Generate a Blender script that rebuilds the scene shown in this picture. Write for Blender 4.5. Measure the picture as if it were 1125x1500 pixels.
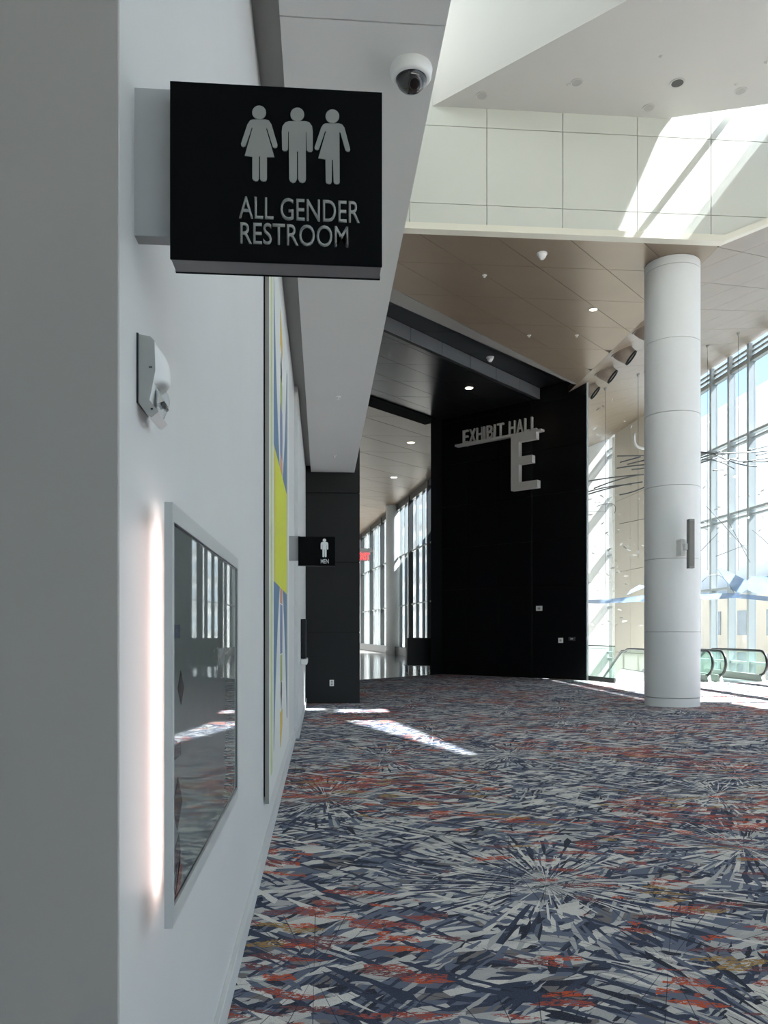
import bpy, bmesh, math, random
from mathutils import Vector, Matrix

for o in list(bpy.data.objects):
    bpy.data.objects.remove(o, do_unlink=True)
scene = bpy.context.scene
C = scene.collection
PI = math.pi

# ------------------------------------------------------------------ camera
# world: X to the right of the white corridor wall, Y along the corridor, metres
cam_d = bpy.data.cameras.new('camera')
cam = bpy.data.objects.new('camera', cam_d)
C.objects.link(cam)
cam.location = (0.0, 0.0, 1.5)
cam.rotation_euler = (PI / 2, 0, -math.radians(4.524))
cam_d.sensor_fit = 'AUTO'
cam_d.sensor_width = 36.0
cam_d.lens = 36.0 * 1150.0 / 1500.0
cam_d.shift_y = 175.0 / 1500.0
cam_d.clip_start = 0.05
cam_d.clip_end = 600
scene.camera = cam

# ------------------------------------------------------------------ world, sun, exposure
SUN_DIR = Vector((-1.0, 0.14, -1.30)).normalized()
world = bpy.data.worlds.new('world')
scene.world = world
world.use_nodes = True
wn = world.node_tree.nodes
wl = world.node_tree.links
for n in list(wn):
    wn.remove(n)
sky = wn.new('ShaderNodeTexSky')
sky.sky_type = 'NISHITA'
sky.sun_disc = False
sky.sun_elevation = math.radians(52)
sky.sun_rotation = math.radians(95)
sky.air_density = 1.0
sky.dust_density = 1.0
sky.ozone_density = 1.0
bg = wn.new('ShaderNodeBackground')
bg.inputs['Strength'].default_value = 0.13
wo = wn.new('ShaderNodeOutputWorld')
hs_ = wn.new('ShaderNodeHueSaturation')
hs_.inputs['Saturation'].default_value = 1.05
wl.new(sky.outputs[0], hs_.inputs['Color'])
wl.new(hs_.outputs[0], bg.inputs['Color'])
wl.new(bg.outputs[0], wo.inputs['Surface'])

sd = bpy.data.lights.new('sun', 'SUN')
sd.energy = 16.0
sd.angle = math.radians(0.6)
sd.color = (1.0, 0.985, 0.965)
sun = bpy.data.objects.new('sun', sd)
C.objects.link(sun)
sun.rotation_euler = SUN_DIR.to_track_quat('-Z', 'Y').to_euler()
sun.location = (30, 0, 40)

vs = scene.view_settings
scene.display_settings.display_device = 'sRGB'
vs.view_transform = 'Standard'
vs.look = 'None'
vs.gamma = 1.0
vs.use_curve_mapping = False
vs.exposure = 1.58
try:
    scene.cycles.max_bounces = 14
    scene.cycles.diffuse_bounces = 7
    scene.cycles.glossy_bounces = 4
    scene.cycles.transparent_max_bounces = 16
    scene.cycles.sample_clamp_indirect = 8.0
    scene.cycles.caustics_reflective = False
    scene.cycles.caustics_refractive = False
except Exception:
    pass

# ------------------------------------------------------------------ material helpers
def lin(h):
    h = h.lstrip('#')
    out = []
    for i in (0, 2, 4):
        c = int(h[i:i + 2], 16) / 255.0
        out.append(c / 12.92 if c <= 0.04045 else ((c + 0.055) / 1.055) ** 2.4)
    return (out[0], out[1], out[2], 1.0)

MATS = {}

class NT:
    """small node-tree writer"""
    def __init__(self, mat):
        self.t = mat.node_tree
        self.n = self.t.nodes
        self.l = self.t.links
    def put(self, inp, v):
        if hasattr(v, 'is_output'):
            self.l.new(v, inp)
        else:
            inp.default_value = v
    def node(self, typ, **kw):
        nd = self.n.new(typ)
        for k, v in kw.items():
            setattr(nd, k, v)
        return nd
    def math(self, op, a, b=None, c=None):
        nd = self.node('ShaderNodeMath', operation=op)
        self.put(nd.inputs[0], a)
        if b is not None:
            self.put(nd.inputs[1], b)
        if c is not None:
            self.put(nd.inputs[2], c)
        return nd.outputs[0]
    def vmath(self, op, a, b=None):
        nd = self.node('ShaderNodeVectorMath', operation=op)
        self.put(nd.inputs[0], a)
        if b is not None:
            self.put(nd.inputs[1], b)
        return nd.outputs[1] if op in ('LENGTH', 'DISTANCE', 'DOT_PRODUCT') else nd.outputs[0]
    def mix(self, fac, a, b):
        nd = self.node('ShaderNodeMix', data_type='RGBA')
        self.put(nd.inputs[0], fac)
        self.put(nd.inputs[6], a)
        self.put(nd.inputs[7], b)
        return nd.outputs[2]
    def ramp(self, fac, stops, interp='CONSTANT'):
        nd = self.node('ShaderNodeValToRGB')
        cr = nd.color_ramp
        cr.interpolation = interp
        cr.elements[0].position = stops[0][0]
        cr.elements[0].color = stops[0][1]
        cr.elements[1].position = stops[1][0]
        cr.elements[1].color = stops[1][1]
        for p, c in stops[2:]:
            e = cr.elements.new(p)
            e.color = c
        self.put(nd.inputs[0], fac)
        return nd.outputs[0]
    def mapping(self, vec, loc=(0, 0, 0), rot=(0, 0, 0), scale=(1, 1, 1)):
        nd = self.node('ShaderNodeMapping', vector_type='POINT')
        self.put(nd.inputs[0], vec)
        nd.inputs[1].default_value = loc
        nd.inputs[2].default_value = rot
        nd.inputs[3].default_value = scale
        return nd.outputs[0]
    def noise(self, vec, scale=1.0, detail=2.0, rough=0.5):
        nd = self.node('ShaderNodeTexNoise')
        if vec is not None:
            self.put(nd.inputs['Vector'], vec)
        nd.inputs['Scale'].default_value = scale
        nd.inputs['Detail'].default_value = detail
        nd.inputs['Roughness'].default_value = rough
        return nd.outputs[0]

def mat(name, col, rough=0.6, metal=0.0, spec=0.5, grain=0.0, gscale=6.0, bump=0.0, bscale=200.0,
        emit=None, estr=0.0, coat=0.0, rvar=0.0):
    """plain procedural material: colour with a soft grain, optional fine bump"""
    if name in MATS:
        return MATS[name]
    m = bpy.data.materials.new(name)
    m.use_nodes = True
    t = NT(m)
    bs = t.n['Principled BSDF']
    c = lin(col) if isinstance(col, str) else col
    bs.inputs['Base Color'].default_value = c
    bs.inputs['Roughness'].default_value = rough
    bs.inputs['Metallic'].default_value = metal
    bs.inputs['Specular IOR Level'].default_value = spec
    if coat:
        bs.inputs['Coat Weight'].default_value = coat
        bs.inputs['Coat Roughness'].default_value = 0.05
    tc = t.node('ShaderNodeTexCoord').outputs['Object']
    if grain > 0:
        nz = t.noise(tc, gscale, 4.0, 0.6)
        lo = tuple(x * (1 - grain) for x in c[:3]) + (1,)
        hi = tuple(min(1, x * (1 + grain)) for x in c[:3]) + (1,)
        t.put(bs.inputs['Base Color'], t.ramp(nz, [(0.3, lo), (0.7, hi)], 'LINEAR'))
    if rvar > 0:
        nz2 = t.noise(tc, gscale * 0.7, 3.0, 0.6)
        t.put(bs.inputs['Roughness'], t.math('MULTIPLY_ADD', nz2, rvar, rough - rvar / 2))
    if bump > 0:
        nb = t.noise(tc, bscale, 3.0, 0.6)
        bn = t.node('ShaderNodeBump')
        bn.inputs['Strength'].default_value = bump
        bn.inputs['Distance'].default_value = 0.002
        t.put(bn.inputs['Height'], nb)
        t.put(bs.inputs['Normal'], bn.outputs[0])
    if emit is not None:
        bs.inputs['Emission Color'].default_value = lin(emit)
        bs.inputs['Emission Strength'].default_value = estr
    MATS[name] = m
    return m

def glass_mat(name, tint, ior=1.45, rough=0.0, refl=1.0):
    """thin architectural glass: tinted see-through plus a Fresnel mirror"""
    if name in MATS:
        return MATS[name]
    m = bpy.data.materials.new(name)
    m.use_nodes = True
    t = NT(m)
    for n in list(t.n):
        if n.type == 'BSDF_PRINCIPLED':
            t.n.remove(n)
    out = [n for n in t.n if n.type == 'OUTPUT_MATERIAL'][0]
    tr = t.node('ShaderNodeBsdfTransparent')
    tr.inputs[0].default_value = tint
    gl = t.node('ShaderNodeBsdfGlossy')
    gl.inputs['Roughness'].default_value = rough
    fr = t.node('ShaderNodeFresnel')
    fr.inputs[0].default_value = ior
    mx = t.node('ShaderNodeMixShader')
    bf = t.node('ShaderNodeNewGeometry').outputs['Backfacing']
    t.put(mx.inputs[0], t.math('MULTIPLY', t.math('MULTIPLY', fr.outputs[0], refl), t.math('SUBTRACT', 1.0, bf)))
    t.l.new(tr.outputs[0], mx.inputs[1])
    t.l.new(gl.outputs[0], mx.inputs[2])
    t.l.new(mx.outputs[0], out.inputs[0])
    MATS[name] = m
    return m

def carpet_material():
    m = bpy.data.materials.new('carpet')
    m.use_nodes = True
    t = NT(m)
    bs = t.n['Principled BSDF']
    pos = t.node('ShaderNodeNewGeometry').outputs['Position']
    def wob(scale, amp):
        w_ = t.node('ShaderNodeTexNoise')
        t.put(w_.inputs['Vector'], pos)
        w_.inputs['Scale'].default_value = scale
        w_.inputs['Detail'].default_value = 1.0
        v_ = t.vmath('SUBTRACT', w_.outputs[1], (0.5, 0.5, 0.5))
        return t.vmath('MULTIPLY', v_, (amp, amp, 0.0))
    P = t.vmath('ADD', t.vmath('ADD', pos, wob(0.45, 0.7)), wob(14.0, 0.018))

    def shards(ang, sx, sy, off):
        """stretched angular cells -> one random value per cell"""
        v = t.mapping(P, loc=(off, off * 1.7, 0), rot=(0, 0, ang), scale=(1, 1, 1))
        v = t.vmath('MULTIPLY', v, (sx, sy, 0.0))
        vo = t.node('ShaderNodeTexVoronoi', voronoi_dimensions='2D', feature='F1')
        t.put(vo.inputs['Vector'], v)
        vo.inputs['Scale'].default_value = 1.0
        sep = t.node('ShaderNodeSeparateColor')
        t.l.new(vo.outputs['Color'], sep.inputs[0])
        return sep.outputs[0], sep.outputs[1], vo.outputs['Distance']

    def burst(scale, off, kang, krad):
        """starburst rays round scattered centres"""
        v = t.vmath('ADD', pos, (off, off * 0.6, 0.0))
        vo = t.node('ShaderNodeTexVoronoi', voronoi_dimensions='2D', feature='F1')
        t.put(vo.inputs['Vector'], v)
        vo.inputs['Scale'].default_value = scale
        d = t.vmath('SUBTRACT', v, vo.outputs['Position'])
        sp = t.node('ShaderNodeSeparateXYZ')
        t.l.new(d, sp.inputs[0])
        ang = t.math('ARCTAN2', sp.outputs[1], sp.outputs[0])
        rad = t.math('SQRT', t.math('ADD', t.math('MULTIPLY', sp.outputs[0], sp.outputs[0]),
                                    t.math('MULTIPLY', sp.outputs[1], sp.outputs[1])))
        idc = t.node('ShaderNodeSeparateColor')
        t.l.new(vo.outputs['Color'], idc.inputs[0])
        cb = t.node('ShaderNodeCombineXYZ')
        t.put(cb.inputs[0], t.math('MULTIPLY', ang, kang))
        t.put(cb.inputs[1], t.math('MULTIPLY_ADD', idc.outputs[0], 37.0, t.math('MULTIPLY', rad, krad)))
        v2 = t.node('ShaderNodeTexVoronoi', voronoi_dimensions='2D', feature='F1')
        t.put(v2.inputs['Vector'], cb.outputs[0])
        v2.inputs['Scale'].default_value = 1.0
        s2 = t.node('ShaderNodeSeparateColor')
        t.l.new(v2.outputs['Color'], s2.inputs[0])
        return s2.outputs[0], rad, ang, s2.outputs[1]

    navy, slate, dark = lin('#3c4355'), lin('#666d7e'), lin('#30343f')
    taupe, cream, pale = lin('#7a7573'), lin('#d8d6cf'), lin('#b0b0ae')
    red, dred, orange, must = lin('#a5503f'), lin('#7a4a47'), lin('#c4572f'), lin('#a5834a')

    a, a2, ad = shards(0.10, 6.8, 21.0, 3.1)
    col = t.ramp(a, [(0.0, navy), (0.24, slate), (0.44, taupe), (0.58, dark), (0.68, slate), (0.84, pale)])
    zone = t.noise(pos, 0.55, 2.0, 0.5)
    thr = t.math('MULTIPLY_ADD', zone, 0.9, 0.16)
    # fine threads of grey and navy in a crossing direction
    h, h2, hd = shards(-0.95, 5.0, 52.0, 8.4)
    col = t.mix(t.math('GREATER_THAN', h, 0.66), col, t.ramp(h2, [(0.0, navy), (0.35, pale), (0.55, slate), (0.8, dark)]))
    # cream slashes in two directions, thinned out by a broad noise
    b, b2, bd = shards(-0.45, 5.8, 21.0, 11.3)
    col = t.mix(t.math('GREATER_THAN', b, t.math('ADD', thr, 0.10)), col, t.mix(b2, pale, cream))
    c, c2, cd = shards(0.75, 4.2, 33.0, 27.9)
    col = t.mix(t.math('GREATER_THAN', c, 0.76), col, t.ramp(c2, [(0.0, navy), (0.38, cream), (0.58, slate), (0.82, pale)]))
    # big starbursts of cream and navy rays
    s, rad, ang, sb = burst(0.42, 5.3, 34.0, 5.0)
    rm = t.math('LESS_THAN', rad, t.math('MULTIPLY_ADD', sb, 0.8, 0.6))
    col = t.mix(t.math('MULTIPLY', t.math('GREATER_THAN', s, 0.66), rm), col,
                t.ramp(sb, [(0.0, cream), (0.34, navy), (0.56, slate), (0.74, pale), (0.88, dark)]))
    # red, orange and mustard patches gathered in drifts, frayed by the weave
    drift = t.noise(t.vmath('ADD', pos, (13.0, 4.0, 0.0)), 0.55, 2.0, 0.55)
    e, e2, ed = shards(0.22, 6.0, 18.0, 41.7)
    fray = t.noise(t.vmath('MULTIPLY', pos, (30.0, 90.0, 1.0)), 1.0, 2.0, 0.7)
    rmask = t.math('GREATER_THAN', e, t.math('MULTIPLY_ADD', drift, -2.4, 2.04))
    rmask = t.math('MULTIPLY', rmask, t.math('GREATER_THAN', fray, 0.47))
    col = t.mix(rmask, col, t.ramp(e2, [(0.0, red), (0.38, dred), (0.62, orange), (0.86, must)]))
    # thin dark drawn lines fanning from other centres
    s2, rad2, ang2, _ = burst(0.55, 19.1, 1.0, 1.0)
    lines = t.math('ABSOLUTE', t.math('SINE', t.math('MULTIPLY', ang2, 14.0)))
    lw = t.math('LESS_THAN', lines, t.math('DIVIDE', 0.045, t.math('ADD', rad2, 0.25)))
    lm = t.math('MULTIPLY', lw, t.math('LESS_THAN', rad2, 0.75))
    col = t.mix(t.math('MULTIPLY', lm, 0.8), col, dark)
    # thread-level speckle
    sp1 = t.noise(pos, 160.0, 2.0, 0.7)
    col = t.mix(t.math('MULTIPLY', t.math('GREATER_THAN', sp1, 0.56), 0.30), col, slate)
    t.put(bs.inputs['Base Color'], col)
    bs.inputs['Roughness'].default_value = 0.95
    bs.inputs['Specular IOR Level'].default_value = 0.15
    bn = t.node('ShaderNodeBump')
    bn.inputs['Strength'].default_value = 0.35
    bn.inputs['Distance'].default_value = 0.004
    t.put(bn.inputs['Height'], sp1)
    t.put(bs.inputs['Normal'], bn.outputs[0])
    MATS['carpet'] = m
    return m

carpet = carpet_material()
white_wall = mat('white_wall_paint', '#d3d5d4', 0.55, grain=0.015, gscale=1.5, bump=0.05, bscale=90)
shaded_wall = mat('wall_paint_shaded', '#a7a49d', 0.6, grain=0.02, gscale=1.2)  # shade on the wall's end face put into the colour
white_ceil = mat('white_ceiling_paint', '#bdbcb6', 0.7, grain=0.015, gscale=0.8)
soffit_m = mat('soffit_paint', '#dcddda', 0.65, grain=0.012, gscale=1.0)
cove_m = mat('cove_paint_shaded', '#a3a4a0', 0.7, grain=0.03, gscale=1.0)  # shade of the recess put into the grey
fascia_m = mat('fascia_panel', '#c9cbc1', 0.5, grain=0.012, gscale=0.7)
lip_m = mat('fascia_lip', '#dcd9c9', 0.45, grain=0.02, gscale=0.6)
joint_m = mat('panel_joint_dark', '#8d8b84', 0.8, grain=0.05)
brown_m = mat('brown_metal_panel', '#8f806e', 0.33, metal=0.3, grain=0.05, gscale=0.9, rvar=0.06)
brown_back = mat('brown_panel_backing', '#4a423b', 0.8, grain=0.05)
black_m = mat('black_panel', '#0d0e10', 0.38, grain=0.15, gscale=1.5, spec=0.35)
black_ceil = mat('black_metal_ceiling', '#17181a', 0.28, metal=0.2, grain=0.08, gscale=0.8)
black_joint = mat('black_joint', '#030304', 0.8, grain=0.05)
beam_m = mat('grey_beam_metal', '#6c6f71', 0.45, metal=0.2, grain=0.06, gscale=0.8)
char_m = mat('charcoal_panel', '#212222', 0.6, grain=0.06, gscale=1.2, spec=0.25)
column_m = mat('column_white', '#e0e2e0', 0.5, grain=0.012, gscale=1.0)
terrazzo = mat('terrazzo', '#8d8b88', 0.10, grain=0.18, gscale=30.0, spec=0.6)
alu = mat('aluminium_mullion', '#a9b0b1', 0.4, metal=0.35, grain=0.03, gscale=2.0)
dark_alu = mat('dark_mullion', '#3f4243', 0.4, metal=0.35, grain=0.03, gscale=2.0)
tint_m = glass_mat('tinted_roof_glass', (0.58, 0.61, 0.63, 1), 1.35)  # tint dims the sun through the added roof openings
pane_m = glass_mat('window_glass', (0.93, 0.96, 0.97, 1), 1.35)
guard_m = glass_mat('guard_glass', (0.84, 0.92, 0.89, 1), 1.25)
steel = mat('brushed_steel', '#b4b6b5', 0.3, metal=0.8, grain=0.05, gscale=8)
rubber = mat('black_rubber', '#1b1c1e', 0.35, grain=0.1, gscale=10)
esc_side = mat('escalator_cladding', '#9fa49f', 0.35, metal=0.4, grain=0.04, gscale=3)
sign_black = mat('sign_black', '#060707', 0.6, grain=0.1, gscale=20, spec=0.08)
sign_grey = mat('sign_print_grey', '#92938d', 0.6, grain=0.02, gscale=20)
sign_white = mat('sign_print_white', '#e8eaea', 0.6, grain=0.02, gscale=20)
sign_side = mat('sign_side_grey', '#8d8b8b', 0.5, grain=0.03, gscale=10)
arm_m = mat('sign_arm_grey', '#a9aaa8', 0.6, grain=0.02, gscale=5)
frame_m = mat('white_frame', '#bcbfbd', 0.4, grain=0.01, gscale=8)
dev_white = mat('device_white', '#e6e7e4', 0.4, grain=0.01, gscale=20)
dev_grey = mat('device_grey', '#a2a29c', 0.5, grain=0.02, gscale=20)
chrome = mat('chrome', '#c9c9c9', 0.12, metal=1.0, grain=0.04, gscale=60)
black_gloss = mat('black_gloss', '#0b0b0c', 0.12, grain=0.1, gscale=10, coat=0.4)
lamp_lens = mat('lamp_lens', '#fff3dd', 0.5, emit='#ffe9c8', estr=6.0)
letter_m = mat('letter_metal', '#c9c9c4', 0.5, metal=0.1, grain=0.03, gscale=4)
rod_m = mat('sculpture_rod', '#5b5d5c', 0.35, metal=0.6, grain=0.05, gscale=5)
flake_m = mat('sculpture_flake', '#d8d6ce', 0.3, metal=0.3, grain=0.05, gscale=5)
def fin_material():
    m = bpy.data.materials.new('sculpture_blue_fin')
    m.use_nodes = True
    t = NT(m)
    bs = t.n['Principled BSDF']
    nz = t.noise(t.node('ShaderNodeTexCoord').outputs['Object'], 1.5, 3.0, 0.5)
    t.put(bs.inputs['Base Color'], t.ramp(nz, [(0.3, lin('#86a3c4')), (0.7, lin('#9db6d2'))], 'LINEAR'))
    bs.inputs['Roughness'].default_value = 0.3
    bs.inputs['Alpha'].default_value = 0.6
    return m
fin_m = fin_material()
plinth_m = mat('exterior_cream', '#d9cfbd', 0.8, grain=0.05, gscale=0.4)
ext_white = mat('exterior_white', '#f0f1f0', 0.8, grain=0.02, gscale=0.3)
ext_grey = mat('exterior_grey', '#b3b4b2', 0.8, grain=0.04, gscale=0.3)
ext_win = mat('exterior_window', '#9aa4aa', 0.2, grain=0.1, gscale=1.0)
pave_m = mat('exterior_paving', '#cfcac0', 0.9, grain=0.06, gscale=0.5)
panel_tan = mat('tan_wall_panel', '#bfb9ae', 0.55, grain=0.03, gscale=0.4)
baseb_m = mat('baseboard_paint', '#cdd0cf', 0.5, grain=0.02, gscale=3)

# ------------------------------------------------------------------ mesh helpers
def link_mesh(name, bm, m, parent=None, smooth=False):
    me = bpy.data.meshes.new(name)
    bm.normal_update()
    bm.to_mesh(me)
    bm.free()
    if m:
        me.materials.append(m)
    if smooth:
        for p in me.polygons:
            p.use_smooth = True
    o = bpy.data.objects.new(name, me)
    C.objects.link(o)
    if parent is not None:
        o.parent = parent
    return o

def bm_box(bm, x0, x1, y0, y1, z0, z1):
    vs_ = [bm.verts.new((x, y, z)) for z in (z0, z1) for y in (y0, y1) for x in (x0, x1)]
    for f in ((0, 2, 3, 1), (4, 5, 7, 6), (0, 1, 5, 4), (2, 6, 7, 3), (0, 4, 6, 2), (1, 3, 7, 5)):
        bm.faces.new([vs_[i] for i in f])
    return vs_

def box(name, x, y, z, m, parent=None, bevel=0.0):
    bm = bmesh.new()
    bm_box(bm, min(x), max(x), min(y), max(y), min(z), max(z))
    if bevel > 0:
        bmesh.ops.bevel(bm, geom=bm.edges[:], offset=bevel, segments=2, affect='EDGES', profile=0.5)
    return link_mesh(name, bm, m, parent)

def bm_slab(bm, pts, O, U, V, N, thick):
    """closed slab: outline pts (u,v) on the plane O,U,V, thickness along N"""
    area = sum(pts[i][0] * pts[(i + 1) % len(pts)][1] - pts[(i + 1) % len(pts)][0] * pts[i][1] for i in range(len(pts)))
    if area < 0:
        pts = pts[::-1]
    if U.cross(V).dot(N) < 0:
        pts = pts[::-1]
    a = [bm.verts.new(O + U * p[0] + V * p[1]) for p in pts]
    b = [bm.verts.new(O + U * p[0] + V * p[1] + N * thick) for p in pts]
    n = len(pts)
    bm.faces.new(a[::-1])
    bm.faces.new(b)
    for i in range(n):
        bm.faces.new((a[i], a[(i + 1) % n], b[(i + 1) % n], b[i]))

def slab(name, pts, O, U, V, N, thick, m, parent=None):
    bm = bmesh.new()
    bm_slab(bm, pts, Vector(O), Vector(U), Vector(V), Vector(N), thick)
    return link_mesh(name, bm, m, parent)

def prism(name, pts, z0, z1, m, parent=None):
    return slab(name, pts, (0, 0, z0), (1, 0, 0), (0, 1, 0), (0, 0, 1), z1 - z0, m, parent)

def bm_tube(bm, path, r, n=8, cap=True, radii=None):
    path = [Vector(p) for p in path]
    rings = []
    up = Vector((0, 0, 1))
    for i, p in enumerate(path):
        d = (path[min(i + 1, len(path) - 1)] - path[max(i - 1, 0)]).normalized()
        ref = up if abs(d.dot(up)) < 0.95 else Vector((1, 0, 0))
        if i and rings:
            ref = prev_a
        a = (ref - d * ref.dot(d))
        a = a.normalized() if a.length > 1e-6 else d.orthogonal().normalized()
        prev_a = a
        b = d.cross(a)
        rr = radii[i] if radii else r
        rings.append([bm.verts.new(p + (a * math.cos(t) + b * math.sin(t)) * rr)
                      for t in [2 * PI * k / n for k in range(n)]])
    for i in range(len(rings) - 1):
        for k in range(n):
            bm.faces.new((rings[i][k], rings[i][(k + 1) % n], rings[i + 1][(k + 1) % n], rings[i + 1][k]))
    if cap:
        bm.faces.new(rings[0][::-1])
        bm.faces.new(rings[-1])

def tube(name, path, r, m, parent=None, n=8, radii=None):
    bm = bmesh.new()
    bm_tube(bm, path, r, n, True, radii)
    return link_mesh(name, bm, m, parent, smooth=True)

def lathe(name, prof, center, m, parent=None, n=32, axis=None, smooth=True):
    """profile [(r, h)] turned round an axis through center"""
    ax = Vector(axis).normalized() if axis else Vector((0, 0, 1))
    a = ax.orthogonal().normalized()
    b = ax.cross(a)
    c = Vector(center)
    bm = bmesh.new()
    rings = []
    for r, h in prof:
        if r < 1e-5:
            rings.append([bm.verts.new(c + ax * h)])
        else:
            rings.append([bm.verts.new(c + ax * h + (a * math.cos(2 * PI * k / n) + b * math.sin(2 * PI * k / n)) * r)
                          for k in range(n)])
    for i in range(len(rings) - 1):
        p, q = rings[i], rings[i + 1]
        for k in range(n):
            k2 = (k + 1) % n
            if len(p) == 1 and len(q) == 1:
                continue
            if len(p) == 1:
                bm.faces.new((p[0], q[k], q[k2]))
            elif len(q) == 1:
                bm.faces.new((p[k2], p[k], q[0]))
            else:
                bm.faces.new((p[k], q[k], q[k2], p[k2]))
    bmesh.ops.recalc_face_normals(bm, faces=bm.faces[:])
    o = link_mesh(name, bm, m, parent, smooth)
    if smooth:
        for i_, p_ in enumerate(o.data.polygons):
            p_.use_smooth = True
        try:
            o.data.set_sharp_from_angle(angle=math.radians(40))
        except Exception:
            pass
    return o

def clip(poly, region):
    """Sutherland-Hodgman, region convex and counter-clockwise"""
    out = poly[:]
    n = len(region)
    for i in range(n):
        a, b = region[i], region[(i + 1) % n]
        inp, out = out, []
        if not inp:
            return []
        def side(p):
            return (b[0] - a[0]) * (p[1] - a[1]) - (b[1] - a[1]) * (p[0] - a[0])
        for j in range(len(inp)):
            p, q = inp[j], inp[(j + 1) % len(inp)]
            sp, sq = side(p), side(q)
            if sp >= 0:
                out.append(p)
            if (sp >= 0) != (sq >= 0):
                t = sp / (sp - sq)
                out.append((p[0] + (q[0] - p[0]) * t, p[1] + (q[1] - p[1]) * t))
    # drop duplicates
    res = []
    for p in out:
        if not res or (abs(p[0] - res[-1][0]) + abs(p[1] - res[-1][1])) > 1e-4:
            res.append(p)
    if len(res) > 1 and (abs(res[0][0] - res[-1][0]) + abs(res[0][1] - res[-1][1])) < 1e-4:
        res.pop()
    return res

def parea(p):
    return 0.5 * sum(p[i][0] * p[(i + 1) % len(p)][1] - p[(i + 1) % len(p)][0] * p[i][1] for i in range(len(p)))

def empty(name, loc, label=None, cat=None, group=None):
    o = bpy.data.objects.new(name, None)
    o.empty_display_size = 0.1
    C.objects.link(o)
    o.location = loc
    if label:
        tag(o, label, cat, group)
    return o

def tag(o, label, cat, group=None, kind=None):
    o['label'] = label
    o['category'] = cat
    if group:
        o['group'] = group
    if kind:
        o['kind'] = kind
    return o

def struct(o):
    o['kind'] = 'structure'
    return o

def adopt(parent, *kids):
    """parent already-placed world-space meshes to an empty without moving them"""
    inv = Matrix.Translation(-Vector(parent.location))
    for k in kids:
        k.parent = parent
        k.matrix_parent_inverse = inv
    return parent

def text_mesh(name, body, w, h, depth, M4, m, parent=None, bold=0.0):
    """lettering from the built-in font, fitted to a w x h box, extruded"""
    cu = bpy.data.curves.new(name, 'FONT')
    cu.body = body
    cu.size = 1.0
    cu.extrude = 0.0
    cu.offset = bold
    cu.resolution_u = 4
    ob = bpy.data.objects.new(name + '_tmp', cu)
    C.objects.link(ob)
    dg = bpy.context.evaluated_depsgraph_get()
    dg.update()
    me = bpy.data.meshes.new_from_object(ob.evaluated_get(dg))
    bpy.data.objects.remove(ob, do_unlink=True)
    bpy.data.curves.remove(cu)
    bm = bmesh.new()
    bm.from_mesh(me)
    bpy.data.meshes.remove(me)
    bmesh.ops.remove_doubles(bm, verts=bm.verts[:], dist=1e-4)
    xs = [v.co.x for v in bm.verts]
    ys = [v.co.y for v in bm.verts]
    x0, x1, y0, y1 = min(xs), max(xs), min(ys), max(ys)
    for v in bm.verts:
        v.co.x = (v.co.x - x0) / (x1 - x0) * w
        v.co.y = (v.co.y - y0) / (y1 - y0) * h
        v.co.z = 0
    r = bmesh.ops.extrude_face_region(bm, geom=bm.faces[:])
    for v in [g for g in r['geom'] if isinstance(g, bmesh.types.BMVert)]:
        v.co.z = depth
    bmesh.ops.recalc_face_normals(bm, faces=bm.faces[:])
    bmesh.ops.transform(bm, matrix=M4, verts=bm.verts[:])
    return link_mesh(name, bm, m, parent)

def basis(O, U, V):
    U = Vector(U).normalized()
    V = Vector(V).normalized()
    N = U.cross(V)
    M4 = Matrix.Identity(4)
    for i in range(3):
        M4[i][0], M4[i][1], M4[i][2], M4[i][3] = U[i], V[i], N[i], O[i]
    return M4

# ================================================================== SETTING
ZC = 8.95          # brown metal ceiling
ZU = 11.25         # white upper ceiling
ZS = 4.82          # corridor soffit
SL = 0.43          # pitch of the rising atrium ceiling
XC = 7.66          # fold line where it starts to rise
FY = 14.45         # white fascia
XG = 17.0          # great window
def zslope(x):
    return ZC + max(0.0, x - XC) * SL
S2 = math.sqrt(0.5)
MODZ = [0.04, 1.49, 2.95, 4.40, 5.86, 7.32, 8.78]

# ---- floors
struct(prism('floor', [(-6, -14), (XG, -14), (XG, 21.9), (8.52, 21.9), (8.07, 23.53), (4.2, 27.4), (-3.6, 19.6), (-6, 19.6)],
             -0.2, 0.0, carpet))
struct(prism('floor', [(4.2, 27.4), (7.6, 27.6), (3.0, 74), (-4, 74), (-4, 19.2)], -0.2, -0.002, terrazzo))
struct(prism('floor', [(8.0, 22.2), (XG, 22.2), (XG, 52), (8.0, 52)], -5.2, -5.0, mat('lower_floor_stone', '#d8d5ce', 0.3, grain=0.04, gscale=2)))
struct(box('floor', (-40, 160), (-60, 220), (-5.6, -5.3), pave_m))
tag(box('landing_plate', (8.55, 13.6), (21.9, 22.2), (-0.2, 0.0), mat('landing_metal', '#d6d3cc', 0.35, metal=0.3, grain=0.06, gscale=4)),
    'pale metal landing plate at the head of the escalators', 'landing plate')
for x0, x1 in ((8.52, 10.08), (11.56, 11.76), (13.24, 13.6)):
    struct(box('floor', (x0, x1), (22.2, 23.0), (-0.2, 0.0), MATS['landing_metal']))
struct(box('floor', (13.6, XG), (21.9, 22.2), (-0.2, 0.0), carpet))
struct(box('wall_well', (8.0, XG), (21.9, 22.2), (-5.0, -0.2), mat('well_wall_paint', '#8c9490', 0.7, grain=0.03)))

# ---- left wall mass, corner return, wall step, cove and soffit
wl_ = struct(box('wall_left', (-6, -0.385), (1.533, 16.45), (0, 14), white_wall))
struct(box('wall_left', (-0.386, -0.338), (11.05, 16.43), (0, 4.93), white_wall))
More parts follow.
